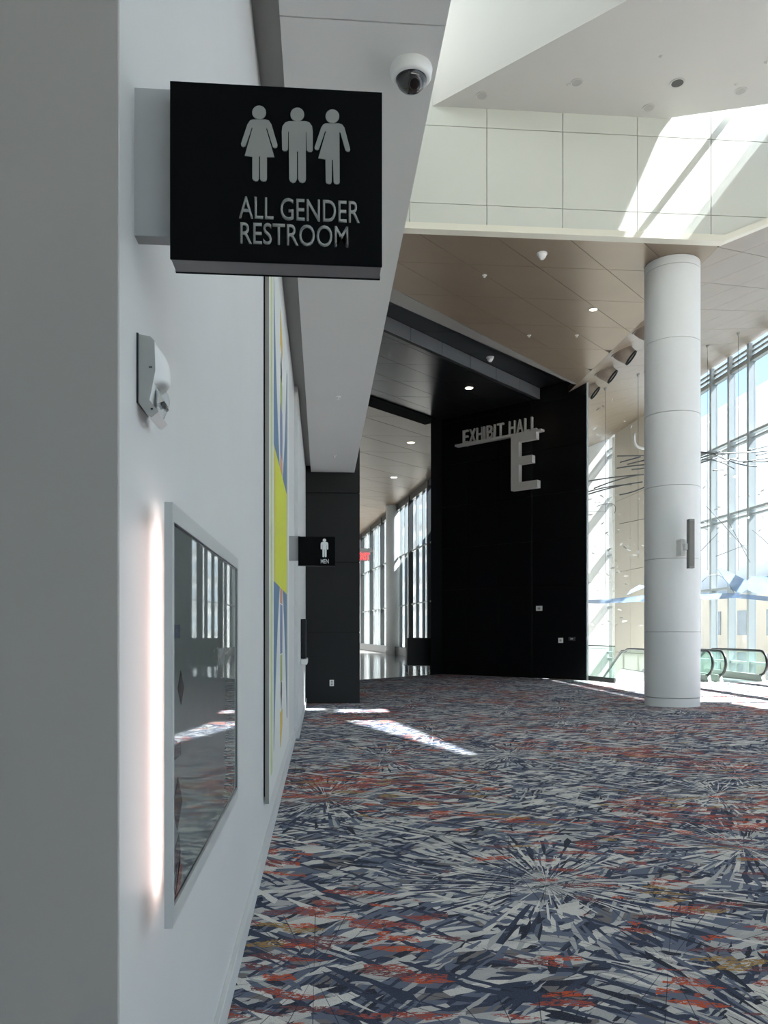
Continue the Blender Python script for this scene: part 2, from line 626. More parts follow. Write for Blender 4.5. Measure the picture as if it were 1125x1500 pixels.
# return of the wall towards the viewer, its shade put into the grey
struct(box('wall_front', (-6, -0.387), (1.525, 1.535), (0, 4.93), shaded_wall))
struct(box('wall_left', (-6.2, -6), (-14, 1.53), (0, 14), white_wall))
struct(box('wall_back', (-6.2, -3.0), (-14.2, -14), (-0.2, 14), white_wall))
struct(box('wall_back', (-3.0, XG + 0.2), (-14.2, -14), (11.25, 14), white_wall))
win_added = empty('window_added_back', (7, -14, 0))  # unseen glazing added behind the camera to light the hall
win_added['kind'] = 'structure'
xx = -3.0
while xx < XG - 0.5:
    x2 = min(xx + 2.5, XG)
    m1 = box('mullion', (xx, xx + 0.12), (-14.15, -13.85), (0, 11.25), alu)
    m2 = box('pane', (xx + 0.12, x2), (-14.02, -14.0), (0, 11.25), pane_m)
    adopt(win_added, m1, m2)
    xx += 2.5
for zt in (0.0, 3.6, 7.2, 11.1):
    adopt(win_added, box('transom', (-3.0, XG), (-14.1, -13.9), (zt, zt + 0.12), alu))
struct(box('ceiling', (-6, -0.22), (-14, 1.54), (4.95, 5.1), soffit_m))
struct(box('ceiling', (-0.386, -0.22), (1.53, 16.42), (4.95, 5.1), cove_m))
sof = struct(box('ceiling', (-0.225, 0.675), (-14, 16.40), (4.86, 14), soffit_m))
for y0, y1 in ((-14, 4.262), (4.272, 16.40)):
    box('panel', (-0.227, 0.677), (y0, y1), (ZS, 4.86), soffit_m, sof)
struct(box('baseboard_left', (-0.386, -0.363), (1.54, 11.05), (0, 0.11), baseb_m, bevel=0.004))
struct(box('baseboard_left', (-0.34, -0.316), (11.05, 16.42), (0, 0.11), baseb_m, bevel=0.004))

# ---- charcoal block at the corridor's end: core plus panels with open joints
blk = struct(prism('wall_block', [(-6, 16.46), (0.78, 16.46), (0.76, 16.5), (-5.9, 23.15)], 0, 14, black_joint))
for i in range(len(MODZ) - 1):
    box('panel', (-0.39, 0.79), (16.42, 16.46), (MODZ[i] + (0.0 if i else -0.04), MODZ[i + 1] - 0.018), char_m, blk)

# ---- white fascia: backing, panels in rows, lip
fas = struct(slab('wall_fascia', [(0.68, ZC + 0.02), (XC, ZC + 0.02), (XG, zslope(XG) + 0.02), (XG, 14), (0.68, 14)],
                  (0, FY + 0.03, 0), (1, 0, 0), (0, 0, 1), (0, 1, 0), 0.25, joint_m))
reg = [(0.68, ZC + 0.11), (XC, ZC + 0.11), (XG, ZC + 0.11 + (XG - XC) * SL), (XG, 14), (0.68, 14)]
rows = [8.5, 9.447, 10.893, 12.34, 13.8]
for i in range(-1, 11):
    xa, xb = 1.619 + 1.4475 * i, 1.619 + 1.4475 * (i + 1)
    for j in range(len(rows) - 1):
        g = 0.006
        p = clip([(xa + g, rows[j] + g), (xb - g, rows[j] + g), (xb - g, rows[j + 1] - g), (xa + g, rows[j + 1] - g)], reg)
        if len(p) >= 3 and abs(parea(p)) > 0.01:
            slab('panel', p, (0, FY, 0), (1, 0, 0), (0, 0, 1), (0, 1, 0), 0.03, fascia_m, fas)
struct(slab('trim_1', [(0.68, ZC - 0.01), (XC, ZC - 0.01), (XG, ZC - 0.01 + (XG - XC) * SL), (XG, ZC + 0.11 + (XG - XC) * SL),
                       (XC, ZC + 0.11), (0.68, ZC + 0.11)], (0, FY - 0.05, 0), (1, 0, 0), (0, 0, 1), (0, 1, 0), 0.20, lip_m))

# ---- white upper ceiling: skylight slot, plus unseen openings added to sun the floor
bm = bmesh.new()
pieces = [
    [(2.05, 14.45), (6.62, 9.88), (6.62, 14.45)],
    [(6.62, 9.88), (8.75, 7.75), (8.75, 13.74), (6.62, 14.42)],
    [(8.75, 7.75), (8.95, 7.55), (8.95, 14.45), (8.75, 14.45)],
    [(8.95, 13.95), (9.9, 13.95), (9.9, 14.45), (8.95, 14.45)],
    [(8.95, 12.0), (9.9, 12.0), (9.9, 13.3), (8.95, 13.3)],
    [(8.95, 8.25), (10.4, 8.25), (9.1, 12.0), (8.95, 12.0)],
    [(8.95, 7.55), (17, -0.5), (17, 8.25), (8.95, 8.25)],
    [(10.56, 8.25), (17, 8.25), (17, 12.0), (9.85, 12.0)],
    [(9.9, 12.0), (17, 12.0), (17, 14.45), (9.9, 14.45)]]
for p in pieces:
    bm_slab(bm, p, Vector((0, 0, ZU)), Vector((1, 0, 0)), Vector((0, 1, 0)), Vector((0, 0, 1)), 0.07)
struct(link_mesh('ceiling', bm, white_ceil))
# bar across the first slot, glazing over it and over the added openings
struct(box('trim_2', (7.92, 8.0), (13.9, 14.46), (ZU + 0.3, ZU + 0.4), lip_m))
sk = struct(prism('window_skylight', [(6.4, 12.9), (8.85, 12.9), (8.85, 14.5), (6.4, 14.5)], ZU + 0.42, ZU + 0.44, pane_m))
struct(prism('window_skylight', [(8.85, 12.9), (10.1, 12.9), (10.1, 14.4), (8.85, 14.4)], ZU + 0.42, ZU + 0.44, tint_m))  # over an unseen opening added for the sun patch by the block
struct(prism('window_skylight', [(8.9, 8.0), (11.0, 8.0), (11.0, 12.3), (8.9, 12.3)], ZU + 0.12, ZU + 0.14, tint_m))  # over an unseen slit added for the sun streak on the carpet
# upright white face along the ceiling's slanting edge, high roof with an unseen roof light added to brighten the face
struct(prism('wall_upstand', [(2.04, 14.45), (16.99, -0.5), (17.1, -0.4), (2.15, 14.55)], ZU - 0.004, 14, white_ceil))
bm = bmesh.new()
for p in ([(0.6, -14.1), (0.9, -14.1), (0.9, 14.7), (0.6, 14.7)], [(0.9, -14.1), (2.4, -14.1), (2.4, 2), (0.9, 2)], [(2.4, -14.1), (3.2, -14.1), (3.2, 13.4), (2.4, 14.2)],
          [(3.2, -14.1), (17.2, -14.1), (17.2, -0.6), (3.2, 13.4)]):
    bm_slab(bm, p, Vector((0, 0, 14.0)), Vector((1, 0, 0)), Vector((0, 1, 0)), Vector((0, 0, 1)), 0.1)
struct(link_mesh('ceiling', bm, white_ceil))
struct(box('window_rooflight_added', (0.9, 2.4), (2, 13.9), (14.02, 14.04), tint_m))
struct(box('wall_right', (XG, XG + 0.2), (-14, FY + 0.3), (ZU, 14), white_wall))

# ---- brown metal ceilings: lattice of parallelogram panels clipped to each field
def lattice(parent, region, zf, m, thick, du=1.45, dv=1.50, off=(0.0, 0.0), gap=0.010, drop=0.0, limit=None):
    """panels with joints running across the hall and at 45 degrees to it"""
    n = 0
    xs = [p[0] for p in region]
    ys = [p[1] for p in region]
    j0, j1 = int(min(ys) / dv) - 1, int(max(ys) / dv) + 2
    for j in range(j0, j1):
        ya = j * dv + off[1]
        yb = ya + dv
        for i in range(-60, 60):
            # cell corners: x = i*du + y (45 degree joints)
            xa, xb = i * du + off[0], (i + 1) * du + off[0]
            g = gap * 0.5
            cell = [(xa + (ya + g) + g * 1.4, ya + g), (xb + (ya + g) - g * 1.4, ya + g),
                    (xb + (yb - g) - g * 1.4, yb - g), (xa + (yb - g) + g * 1.4, yb - g)]
            if max(c[0] for c in cell) < min(xs) or min(c[0] for c in cell) > max(xs):
                continue
            p = clip(cell, region)
            if len(p) < 3 or abs(parea(p)) < 0.02:
                continue
            bm = bmesh.new()
            a = [bm.verts.new((q[0], q[1], zf(q[0]) + drop)) for q in p]
            b = [bm.verts.new((q[0], q[1], zf(q[0]) + drop + thick)) for q in p]
            k = len(p)
            bm.faces.new(a[::-1])
            bm.faces.new(b)
            for q in range(k):
                bm.faces.new((a[q], a[(q + 1) % k], b[(q + 1) % k], b[q]))
            bmesh.ops.recalc_face_normals(bm, faces=bm.faces[:])
            link_mesh('panel', bm, m, parent)
            n += 1
    return n

# flat field between fascia and the black portal
flat = struct(prism('ceiling', [(0.68, FY + 0.02), (XC + 0.02, FY + 0.02), (XC + 0.02, XC + 15.43), (0.68, 16.11)], ZC + 0.03, ZC + 0.2, brown_back))
lattice(flat, [(0.68, FY + 0.16), (XC, FY + 0.16), (XC, XC + 15.43), (0.68, 16.11)], lambda x: ZC, brown_m, 0.03, off=(-11.5 + 0.15, 0.75))
# rising field over the atrium
bm = bmesh.new()
fld = [(XC, FY + 0.02), (XG + 0.1, FY + 0.02), (XG + 0.1, 52.0), (XC, 52.0)]
a = [bm.verts.new((x, y, zslope(x) + 0.03)) for x, y in fld]
b = [bm.verts.new((x, y, zslope(x) + 0.2)) for x, y in fld]
bm.faces.new(a[::-1]); bm.faces.new(b)
for q in range(4):
    bm.faces.new((a[q], a[(q + 1) % 4], b[(q + 1) % 4], b[q]))
rise = struct(link_mesh('ceiling', bm, brown_back))
lattice(rise, [(XC + 0.006, FY + 0.16), (XG, FY + 0.16), (XG, 45.35), (XC + 0.006, 45.35)], zslope, brown_m, 0.03, off=(-11.5 + 0.15, 0.75))

# ---- black portal: outer black ceiling, grey beam, inner black ceiling, header, walls
def at45(c, x):           # point on the line y = x + c
    return (x, x + c)
cA, cD, cC = 15.45, 17.70, 23.20
struct(prism('trim_3', [at45(cA, 0.68), at45(cA, XC), (XC - 0.1, XC + cA + 0.02), (0.68, 0.68 + cA + 0.75)], ZC - 0.005, ZC + 0.3, mat('portal_trim_grey', '#8d8b86', 0.45, metal=0.1, grain=0.04, gscale=0.8)))
struct(prism('trim_3', [(XC, FY + 2), (XC + 0.25, FY + 2), (XC + 0.25, 23.3), (XC, 23.1)], ZC + 0.22, ZC + 0.4, brown_back))
pc = struct(prism('ceiling', [(0.5, 0.5 + cA), (8.2, 8.2 + cA), (7.2, 24.75), (-0.3, -0.3 + cD)], 9.32, 9.5, black_joint))
lattice(pc, [(0.5, 0.5 + cA + 0.1), (7.95, 7.95 + cA + 0.1), (6.95, 24.62), (-0.3, -0.3 + cD)], lambda x: 9.29, black_ceil, 0.03, off=(-11.5 + 0.6, 0.75))
beam = struct(slab('trim_4', [(0, 0), (10.7, 0), (10.7, 0.36), (0, 0.36)], (-0.6, -0.6 + cD + 0.03, ZC - 0.01), (S2, S2, 0), (0, 0, 1), (-S2, S2, 0), 0.12, black_joint))
for k in range(8):
    slab('panel', [(k * 1.35 + 0.008, 0), (k * 1.35 + 1.342, 0), (k * 1.35 + 1.342, 0.34), (k * 1.35 + 0.008, 0.34)],
         (-0.6, -0.6 + cD, ZC - 0.012), (S2, S2, 0), (0, 0, 1), (-S2, S2, 0), 0.03, beam_m, beam)
pi_ = struct(prism('ceiling', [(-0.5, -0.5 + cD + 0.15), (7.0, 7.0 + cD + 0.15), (4.2, 27.45), (-3.1, 20.1)], ZC + 0.03, ZC + 0.2, black_joint))
lattice(pi_, [(-0.5, -0.5 + cD + 0.12), (6.88, 6.88 + cD + 0.12), (4.2, 27.38), (-3.1, 20.1)], lambda x: ZC, black_ceil, 0.03, off=(-11.5 + 0.6, 0.75))
struct(slab('trim_5', [(0, 0), (10.2, 0), (10.2, 3.5), (0, 3.5)], (-3.0, 20.2, ZC - 0.04), (S2, S2, 0), (0, 0, 1), (-S2, S2, 0), 0.75, mat('matte_black', '#0a0a0b', 0.9, grain=0.1, gscale=1.5, spec=0.05)))
# right-hand wall of the portal, panelled
wb = struct(prism('wall_portal', [(8.10, 23.56), (8.13, 23.62), (8.13, 27.9), (4.7, 27.95), (4.22, 27.44)], 0, 9.6, black_joint))
Lb = math.hypot(8.10 - 4.22, 27.44 - 23.56)
for u0, u1 in ((0.02, 1.15), (1.17, 2.36), (2.38, 3.575), (3.63, Lb - 0.01)):   # from the far end to the near corner
    for i in range(len(MODZ) - 1):
        slab('panel', [(u0, MODZ[i] + (0.0 if i else -0.03)), (u1, MODZ[i] + (0.0 if i else -0.03)), (u1, MODZ[i + 1] - 0.015), (u0, MODZ[i + 1] - 0.015)],
             (4.22, 27.44, 0), (S2, -S2, 0), (0, 0, 1), (-S2, -S2, 0), 0.03, black_m, wb)
    slab('panel', [(u0, MODZ[-1]), (u1, MODZ[-1]), (u1, 9.55), (u0, 9.55)], (4.22, 27.44, 0), (S2, -S2, 0), (0, 0, 1), (-S2, -S2, 0), 0.03, black_m, wb)
slab('trim', [(3.585, 0), (3.62, 0), (3.62, 8.9), (3.585, 8.9)], (4.22, 27.44, 0), (S2, -S2, 0), (0, 0, 1), (-S2, -S2, 0), 0.045, char_m, wb)
slab('corner_post', [(0, 0), (0.06, 0), (0.06, 9.2), (0, 9.2)], (8.105, 23.535, 0), (1, 0.15, 0), (0, 0, 1), (0.15, 1, 0), 0.05, alu, wb)
# jambs where the portal meets the far corridor
struct(prism('wall_jamb', [(3.76, 26.96), (4.26, 27.46), (4.5, 27.9), (3.90, 27.9)], 0, ZC, black_m))
struct(prism('wall_jamb', [(-3.0, 20.2), (1.08, 24.28), (0.55, 24.81), (-3.53, 20.73)], 0, ZC, black_m))

# unseen slab added over the brown and black ceilings against light leaks
struct(prism('ceiling', [(-6, 14.6), (8.5, 14.6), (8.5, 28.2), (4.4, 28.2), (-6, 19)], 9.65, 9.8, brown_back))
# ---- far corridor behind the portal
cor = struct(prism('ceiling', [(-4, 19.5), (4.3, 27.6), (7.7, 27.6), (3.0, 74), (-4, 74)], 9.83, 10.0, brown_back))
lattice(cor, [(0.6, 25.0), (3.4, 27.6), (7.6, 27.8), (3.6, 67), (0.6, 67)], lambda x: 9.80, mat('brown_metal_far', '#6b5a48', 0.42, metal=0.3, grain=0.05, gscale=0.9), 0.03, off=(0.3, 0.2), du=2.9, dv=3.0, gap=0.02)
struct(box('wall_corridor', (-4.2, -4.0), (19.2, 74), (0, 10), white_wall))
struct(box('wall_corridor', (-4.2, 3.2), (74, 74.3), (0, 10), white_wall))

# ---- glazing of the far corridor (runs slightly off the hall's axis)
gp0, gp1 = Vector((7.45, 28.1, 0)), Vector((2.9, 72.4, 0))
gdir = (gp1 - gp0).normalized()
gn = Vector((gdir.y, -gdir.x, 0))
win2 = empty('window_2', gp0)
win2['kind'] = 'structure'
def gslab(name, s0, s1, z0, z1, m, d0, d1):
    o = slab(name, [(s0, z0), (s1, z0), (s1, z1), (s0, z1)], gp0 + gn * d0, gdir, (0, 0, 1), gn, d1 - d0, m)
    adopt(win2, o)
Lg = (gp1 - gp0).length
k = 0
s = 0.0
while s < Lg - 0.1:
    wide = (k % 3 == 0)
    gslab('mullion', s, s + (0.26 if wide else 0.12), 0.5, 9.75, dark_alu if wide else alu, -0.25 if wide else -0.15, 0.02)
    gslab('pane', s + (0.26 if wide else 0.12), min(s + 1.6, Lg), 0.45, 9.5, pane_m, -0.03, -0.01)
    s += 1.6
    k += 1
gslab('sill', 0, Lg, 0, 0.5, dark_alu, -0.3, 0.02)
gslab('head', 0, Lg, 9.4, 9.82, dark_alu, -0.2, 0.02)
for z in (3.1, 6.3):
    gslab('transom', 0, Lg, z, z + 0.09, alu, -0.12, 0.0)

# ---- the great window on the right
win1 = empty('window_1', (XG, 0, 0))
win1['kind'] = 'structure'
def wbox(name, y0, y1, z0, z1, m, x0=0.0, x1=0.03):
    o = box(name, (XG + x0, XG + x1), (y0, y1), (z0, z1), m)
    adopt(win1, o)
    return o
ys = []
y = -13.7
TZ = [-5.0, 0.25, 3.3, 6.35, 9.35, 12.2]
while y < 39.5:
    ys.append(y)
    y += 1.5
for i, y in enumerate(ys):
    low = -5.0 if y > 22 else 0.0
    top = ZU if y < FY - 1 else 12.88
    wbox('mullion', y - 0.075, y + 0.075, low, top, alu, -0.22, 0.08)
    y2 = ys[i + 1] if i + 1 < len(ys) else 39.9
    for j in range(len(TZ) - 1):
        z0, z1 = max(TZ[j], low), min(TZ[j + 1], top)
        if z1 - z0 < 0.3:
            continue
        wbox('pane', y + 0.075, y2 - 0.075, z0 + 0.04, z1 - 0.04, pane_m, 0.0, 0.02)
    if y > FY:
        for q in range(3):
            wbox('louvre', y + 0.075, y2 - 0.075, 12.30 + q * 0.2, 12.40 + q * 0.2, alu, -0.06, 0.04)
for z in TZ[1:]:
    for ya, yb in ((-14, FY), (FY, 39.9)):
        if z > ZU and ya < 0:
            continue
        wbox('transom', ya, yb, z - 0.05, z + 0.05, alu, -0.16, 0.06)
        if z in (6.35, 9.35):
            wbox('transom', ya, yb, z - 0.24, z - 0.18, alu, -0.10, 0.06)

# ---- solid end of the atrium: tan panel wall, added glazed slot, white pier, tan wall beyond
er = struct(box('wall_right', (XG + 0.03, XG + 0.25), (39.9, 44.5), (-5, 13.6), joint_m))
for yb in (39.9, 42.2):
    for za, zb in ((-4.98, 0.3), (0.33, 4.9), (4.93, 9.0), (9.03, 13.6)):
        box('panel', (XG, XG + 0.03), (yb + 0.01, yb + 2.29), (za, zb), panel_tan, er)
pier = struct(box('wall_pier', (15.72, XG + 0.4), (45.5, 45.9), (-5, 13.8), joint_m))
for za, zb in ((-4.98, 0.5), (0.52, 4.4), (4.42, 8.6), (8.62, 13.8)):
    box('panel', (15.70, XG), (45.46, 45.5), (za, zb), white_wall, pier)
box('corner_post', (XG - 0.10, XG + 0.06), (44.5, 44.62), (-5, 12.8), dev_white, pier)
box('pane', (XG, XG + 0.02), (44.62, 45.46), (-5, 12.9), pane_m, pier)  # glazed slot added to let sun onto the pier
for zt in TZ[1:]:  # bars added so that their shadows stripe the pier
    box('transom', (XG - 0.10, XG + 0.06), (44.62, 45.46), (zt - 0.07, zt + 0.07), alu, pier)
    box('transom', (XG - 0.10, XG + 0.06), (44.62, 45.46), (zt - 0.45, zt - 0.3), alu, pier)
struct(box('wall_right', (15.7, 15.9), (45.9, 52), (-5, 13), panel_tan))
struct(box('wall_end', (8.3, 15.9), (52, 52.2), (-5, 13), panel_tan))
struct(box('wall_atrium', (7.95, 8.13), (27.9, 52), (-5, 9.6), white_wall))
struct(prism('wall_atrium', [(8.05, 22.2), (8.5, 22.2), (8.13, 23.7), (8.13, 27.9), (7.95, 27.9)], -5, -0.2, white_wall))

# ================================================================== LARGE THINGS
# ---- white round column: stacked drum panels with open joints
cx_, cy_, cr = 7.12, 15.50, 0.54
col = empty('column', (cx_, cy_, 0), 'white round column of stacked drum panels rising from the carpet to the brown ceiling', 'column')
def cpart(o):
    adopt(col, o)
cpart(lathe('core', [(0, 0.02), (cr - 0.02, 0.02), (cr - 0.02, ZC), (0, ZC)], (cx_, cy_, 0), joint_m, n=48))
cpart(lathe('base', [(0, 0), (cr - 0.005, 0), (cr - 0.005, 0.165), (cr - 0.02, 0.17), (0, 0.17)], (cx_, cy_, 0), column_m, n=64))
zz = [0.18] + MODZ[1:] + [ZC + 0.0]
for i in range(len(zz) - 1):
    cpart(lathe('drum', [(cr - 0.03, zz[i] + 0.004), (cr - 0.004, zz[i] + 0.004), (cr, zz[i] + 0.008), (cr, zz[i + 1] - 0.008),
                         (cr - 0.004, zz[i + 1] - 0.004), (cr - 0.03, zz[i + 1] - 0.004)], (cx_, cy_, 0), column_m, n=64))

# slim loudspeaker on a bracket
sp = empty('column_speaker', (7.02, 14.75, 2.72), 'slim grey column loudspeaker on a white bracket fixed to the round column', 'loudspeaker')
adopt(sp, box('cabinet', (7.05, 7.16), (14.60, 14.72), (2.72, 3.67), mat('speaker_grey', '#8f908a', 0.6, grain=0.03, gscale=30), bevel=0.008),
      box('grille', (7.062, 7.148), (14.594, 14.60), (2.76, 3.63), mat('speaker_grille', '#807f79', 0.7, grain=0.2, gscale=200)),
      box('bracket_arm', (7.0, 7.07), (14.66, 14.80), (3.08, 3.20), dev_white, bevel=0.005),
      box('bracket_plate', (6.97, 7.06), (14.78, 14.99), (2.98, 3.30), dev_white, bevel=0.006))

# ---- columns of the far corridor
for (x, y, lab) in ((4.76, 51.8, 'white round column in front of the far glazing, nearer to the black cart'),
                    (3.70, 68.0, 'white round column beside the far glazing, behind the red exit sign')):
    far = empty('column', (x, y, 0), lab, 'column')
    adopt(far, lathe('shaft', [(0, 0.2), (0.53, 0.2), (0.53, 9.8), (0, 9.8)], (x, y, 0), column_m, n=40),
          lathe('base', [(0, 0), (0.56, 0), (0.56, 0.2), (0.53, 0.22), (0, 0.22)], (x, y, 0), column_m, n=40))

# ---- escalators descending along the hall
def escalator(xa, xb, label):
    e = empty('escalator', ((xa + xb) / 2, 22.6, 0), label, 'escalator', 'escalators going down from the hall')
    T = math.tan(math.radians(30))
    y1 = 25.7
    yb_ = y1 + 5.0 / T
    for x in (xa, xb):
        path = []
        for k in range(13):                         # rounded newel end
            t = -PI / 2 - PI * k / 12
            path.append((x, 22.62 + 0.36 * math.cos(t), 0.56 + 0.36 * math.sin(t)))
        for k in range(1, 6):
            path.append((x, 22.62 + (y1 - 0.5 - 22.62) * k / 5, 0.92))
        path += [(x, y1 - 0.2, 0.905), (x, y1, 0.84), (x, y1 + 0.3, 0.92 - 0.3 * T + 0.09)]
        path += [(x, yb_, 0.92 - 5.0 + 0.1), (x, yb_ + 1.5, -4.05)]
        adopt(e, tube('handrail', path, 0.04, rubber, n=10))
        inner = [(p[1], p[2]) for p in path]
        # glass side panel under the rail
        out = [(y_, z_ - 0.0) for y_, z_ in inner]
        low = [(yb_ + 1.5, -4.75), (yb_, -4.75), (y1 + 0.2, 0.22), (22.7, 0.22)]
        poly = out + low
        adopt(e, slab('balustrade', poly, (x - 0.006, 0, 0), (0, 1, 0), (0, 0, 1), (1, 0, 0), 0.012, guard_m))
        # skirt / truss cladding
        adopt(e, slab('skirt', [(22.45, 0.0), (22.55, 0.2), (y1 + 0.2, 0.24), (yb_, -4.7), (yb_ + 1.5, -4.7), (yb_ + 1.5, -5.0), (yb_ - 0.6, -5.0),
                                (y1 - 0.4, -0.7), (23.1, -0.7), (23.1, 0.0)],
                      (x - 0.07 if x == xa else x - 0.03, 0, 0), (0, 1, 0), (0, 0, 1), (1, 0, 0), 0.10, esc_side))
    adopt(e, box('comb_plate', (xa + 0.1, xb - 0.1), (22.25, 24.6), (-0.1, 0.012), steel))
    yy, z = 24.6, 0.0
    for k in range(26):
        drop = 0.0 if k < 3 else (0.1 if k == 3 else 0.205)
        z -= drop
        if z < -5.0:
            break
        adopt(e, box('step', (xa + 0.11, xb - 0.11), (yy, yy + 0.39), (z - 0.16, z), mat('step_metal', '#6f7273', 0.45, metal=0.5, grain=0.08, gscale=20)))
        yy += 0.40
    return e
escalator(10.18, 11.46, 'escalator behind the big white column, next to the glass guard panel')
escalator(11.86, 13.13, 'escalator on the window side with its rounded handrail end clear of the column')

# ---- glass guard beside the black portal corner
gd = empty('glass_guard', (8.3, 22.9, 0), 'glass guard panel with dark base shoe between black portal corner and escalators', 'guard rail')
ga, gb = Vector((8.18, 23.62, 0)), Vector((8.50, 22.25, 0))
du_ = (gb - ga).normalized()
nn_ = Vector((-du_.y, du_.x, 0))
Lq = (gb - ga).length
adopt(gd, slab('base_shoe', [(0, 0), (Lq, 0), (Lq, 0.14), (0, 0.14)], ga - nn_ * 0.03, du_, (0, 0, 1), nn_, 0.06, mat('dark_shoe', '#3a3f3d', 0.4, metal=0.4, grain=0.05)))
for u0, u1 in ((0.01, Lq * 0.5 - 0.006), (Lq * 0.5 + 0.006, Lq - 0.01)):
    adopt(gd, slab('pane', [(u0, 0.14), (u1, 0.14), (u1, 1.06), (u0, 1.06)], ga - nn_ * 0.007, du_, (0, 0, 1), nn_, 0.014, guard_m))
adopt(gd, slab('top_rail', [(0, 1.06), (Lq, 1.06), (Lq, 1.085), (0, 1.085)], ga - nn_ * 0.015, du_, (0, 0, 1), nn_, 0.03, dark_alu))
# second guard along the near edge of the well, behind the column
gd2 = empty('glass_guard', (14.9, 22.2, 0), 'glass guard panels along the well edge between escalators and great window', 'guard rail')
for u0, u1 in ((13.7, 15.2), (15.22, 16.75)):
    adopt(gd2, box('pane', (u0, u1), (22.13, 22.144), (0.1, 1.06), guard_m))
adopt(gd2, box('base_shoe', (13.7, 16.75), (22.11, 22.165), (0, 0.1), MATS['dark_shoe']), box('top_rail', (13.7, 16.75), (22.12, 22.155), (1.06, 1.085), dark_alu))

# ---- EXHIBIT HALL E lettering standing off the black wall
ob = Vector((4.22, 27.44, 0)) + Vector((-S2, -S2, 0)) * 0.03
def onb(u, z, d):
    return ob + Vector((S2, -S2, 0)) * u + Vector((0, 0, z)) + Vector((-S2, -S2, 0)) * d
hs = empty('hall_sign', onb(1.7, 7.87, 0), 'raised grey metal hall name sign with a tall hanging letter on the black wall', 'sign')
adopt(hs, slab('shelf_bar', [(0.80, 7.83), (4.12, 7.83), (4.12, 7.90), (0.80, 7.90)], onb(0, 0, 0.10), (S2, -S2, 0), (0, 0, 1), (-S2, -S2, 0), 0.22, letter_m))
# letters one by one so that each is a part
def letter_run(txt, u0, u1, z0, h, depth, dist):
    adv = {'I': 0.42, ' ': 0.55, 'L': 0.86, 'E': 0.92}
    ws = [adv.get(c, 1.0) for c in txt]
    unit = (u1 - u0) / sum(ws)
    u = u0
    for c, w in zip(txt, ws):
        if c != ' ':
            wl2 = unit * w * (0.82 if c != 'I' else 0.46)
            adopt(hs, text_mesh('letter', c, wl2, h, depth, basis(onb(u + unit * w * 0.08, z0, dist), (S2, -S2, 0), (0, 0, 1)), letter_m))
        u += unit * w
letter_run('EXHIBIT HALL', 1.08, 3.96, 7.90, 0.44, 0.09, 0.20)
adopt(hs, slab('tall_letter', [(0, 0), (0.97, 0), (0.97, 0.24), (0.29, 0.24), (0.29, 0.82), (0.78, 0.82), (0.78, 1.06), (0.29, 1.06), (0.29, 1.55), (0.92, 1.55), (0.92, 1.79), (0, 1.79)],
                onb(3.02, 6.06, 0.12), (S2, -S2, 0), (0, 0, 1), (-S2, -S2, 0), 0.20, letter_m))
for u in (1.1, 2.4, 3.8):
    adopt(hs, slab('standoff', [(u, 7.845), (u + 0.04, 7.845), (u + 0.04, 7.885), (u, 7.885)], onb(0, 0, -0.0), (S2, -S2, 0), (0, 0, 1), (-S2, -S2, 0), 0.11, letter_m))
# small plates on the black wall
def plate(u, z, w, h, m, label, cat='wall plate'):
    o = empty('wall_plate', onb(u, z, 0), label, cat)
    adopt(o, slab('cover', [(u - w / 2, z - h / 2), (u + w / 2, z - h / 2), (u + w / 2, z + h / 2), (u - w / 2, z + h / 2)], onb(0, 0, 0), (S2, -S2, 0), (0, 0, 1), (-S2, -S2, 0), 0.018, m),
          slab('button', [(u - w / 5, z - h / 5), (u + w / 5, z - h / 5), (u + w / 5, z + h / 5), (u - w / 5, z + h / 5)], onb(0, 0, 0.018), (S2, -S2, 0), (0, 0, 1), (-S2, -S2, 0), 0.006, dev_grey))
plate(3.88, 2.24, 0.22, 0.16, dev_white, 'white control plate highest on the black wall, left of the seam')
plate(4.64, 1.22, 0.16, 0.16, dev_white, 'white wall plate at switch height on the black wall')
plate(5.02, 1.27, 0.22, 0.12, mat('plate_dark', '#45474a', 0.5, grain=0.05), 'dark grey wall plate near the corner of the black wall')

# ---- black cart at the edge of the terrazzo
ct = empty('cart', (3.5, 27.3, 0), 'black covered cart on casters at the edge of the polished floor', 'cart')
cart_m = mat('cart_black', '#0e0f10', 0.6, grain=0.1, gscale=8)
adopt(ct, box('body', (3.06, 4.0), (28.0, 28.5), (0.30, 1.27), cart_m, bevel=0.02),
      box('shelf', (2.98, 4.05), (27.95, 28.55), (0.26, 0.30), mat('cart_metal', '#6e6f70', 0.4, metal=0.6, grain=0.05), bevel=0.006))
for x in (3.06, 3.5, 3.95):
    for y in (28.02, 28.48):
        adopt(ct, tube('leg', [(x, y, 0.27), (x, y, 0.1)], 0.018, cart_m), lathe('caster', [(0, -0.02), (0.05, -0.02), (0.05, 0.02), (0, 0.02)], (x, y, 0.05), rubber, n=16, axis=(1, 0, 0)))

# ---- exit sign flag-mounted on the portal's far jamb
ex = empty('exit_sign', (1.15, 23.9, 3.62), 'red lit exit sign with pale housing sticking out past the charcoal block', 'exit sign')
ey = 23.75
red_m = mat('exit_red', '#d8262b', 0.5, emit='#ff3b3b', estr=1.2)
adopt(ex, box('housing', (0.80, 1.52), (ey, ey + 0.14), (3.92, 4.02), dev_white, bevel=0.008),
      box('edge_panel', (1.06, 1.46), (ey + 0.05, ey + 0.06), (3.64, 3.92), mat('exit_clear', '#d9d4d2', 0.2, grain=0.02)),
      text_mesh('lettering', 'EXIT', 0.36, 0.21, 0.006, basis(Vector((1.08, ey + 0.05, 3.67)), (1, 0, 0), (0, 0, 1)), red_m, bold=0.02),
      box('arm', (0.5, 0.82), (ey + 0.04, ey + 0.10), (3.94, 4.0), dev_white))

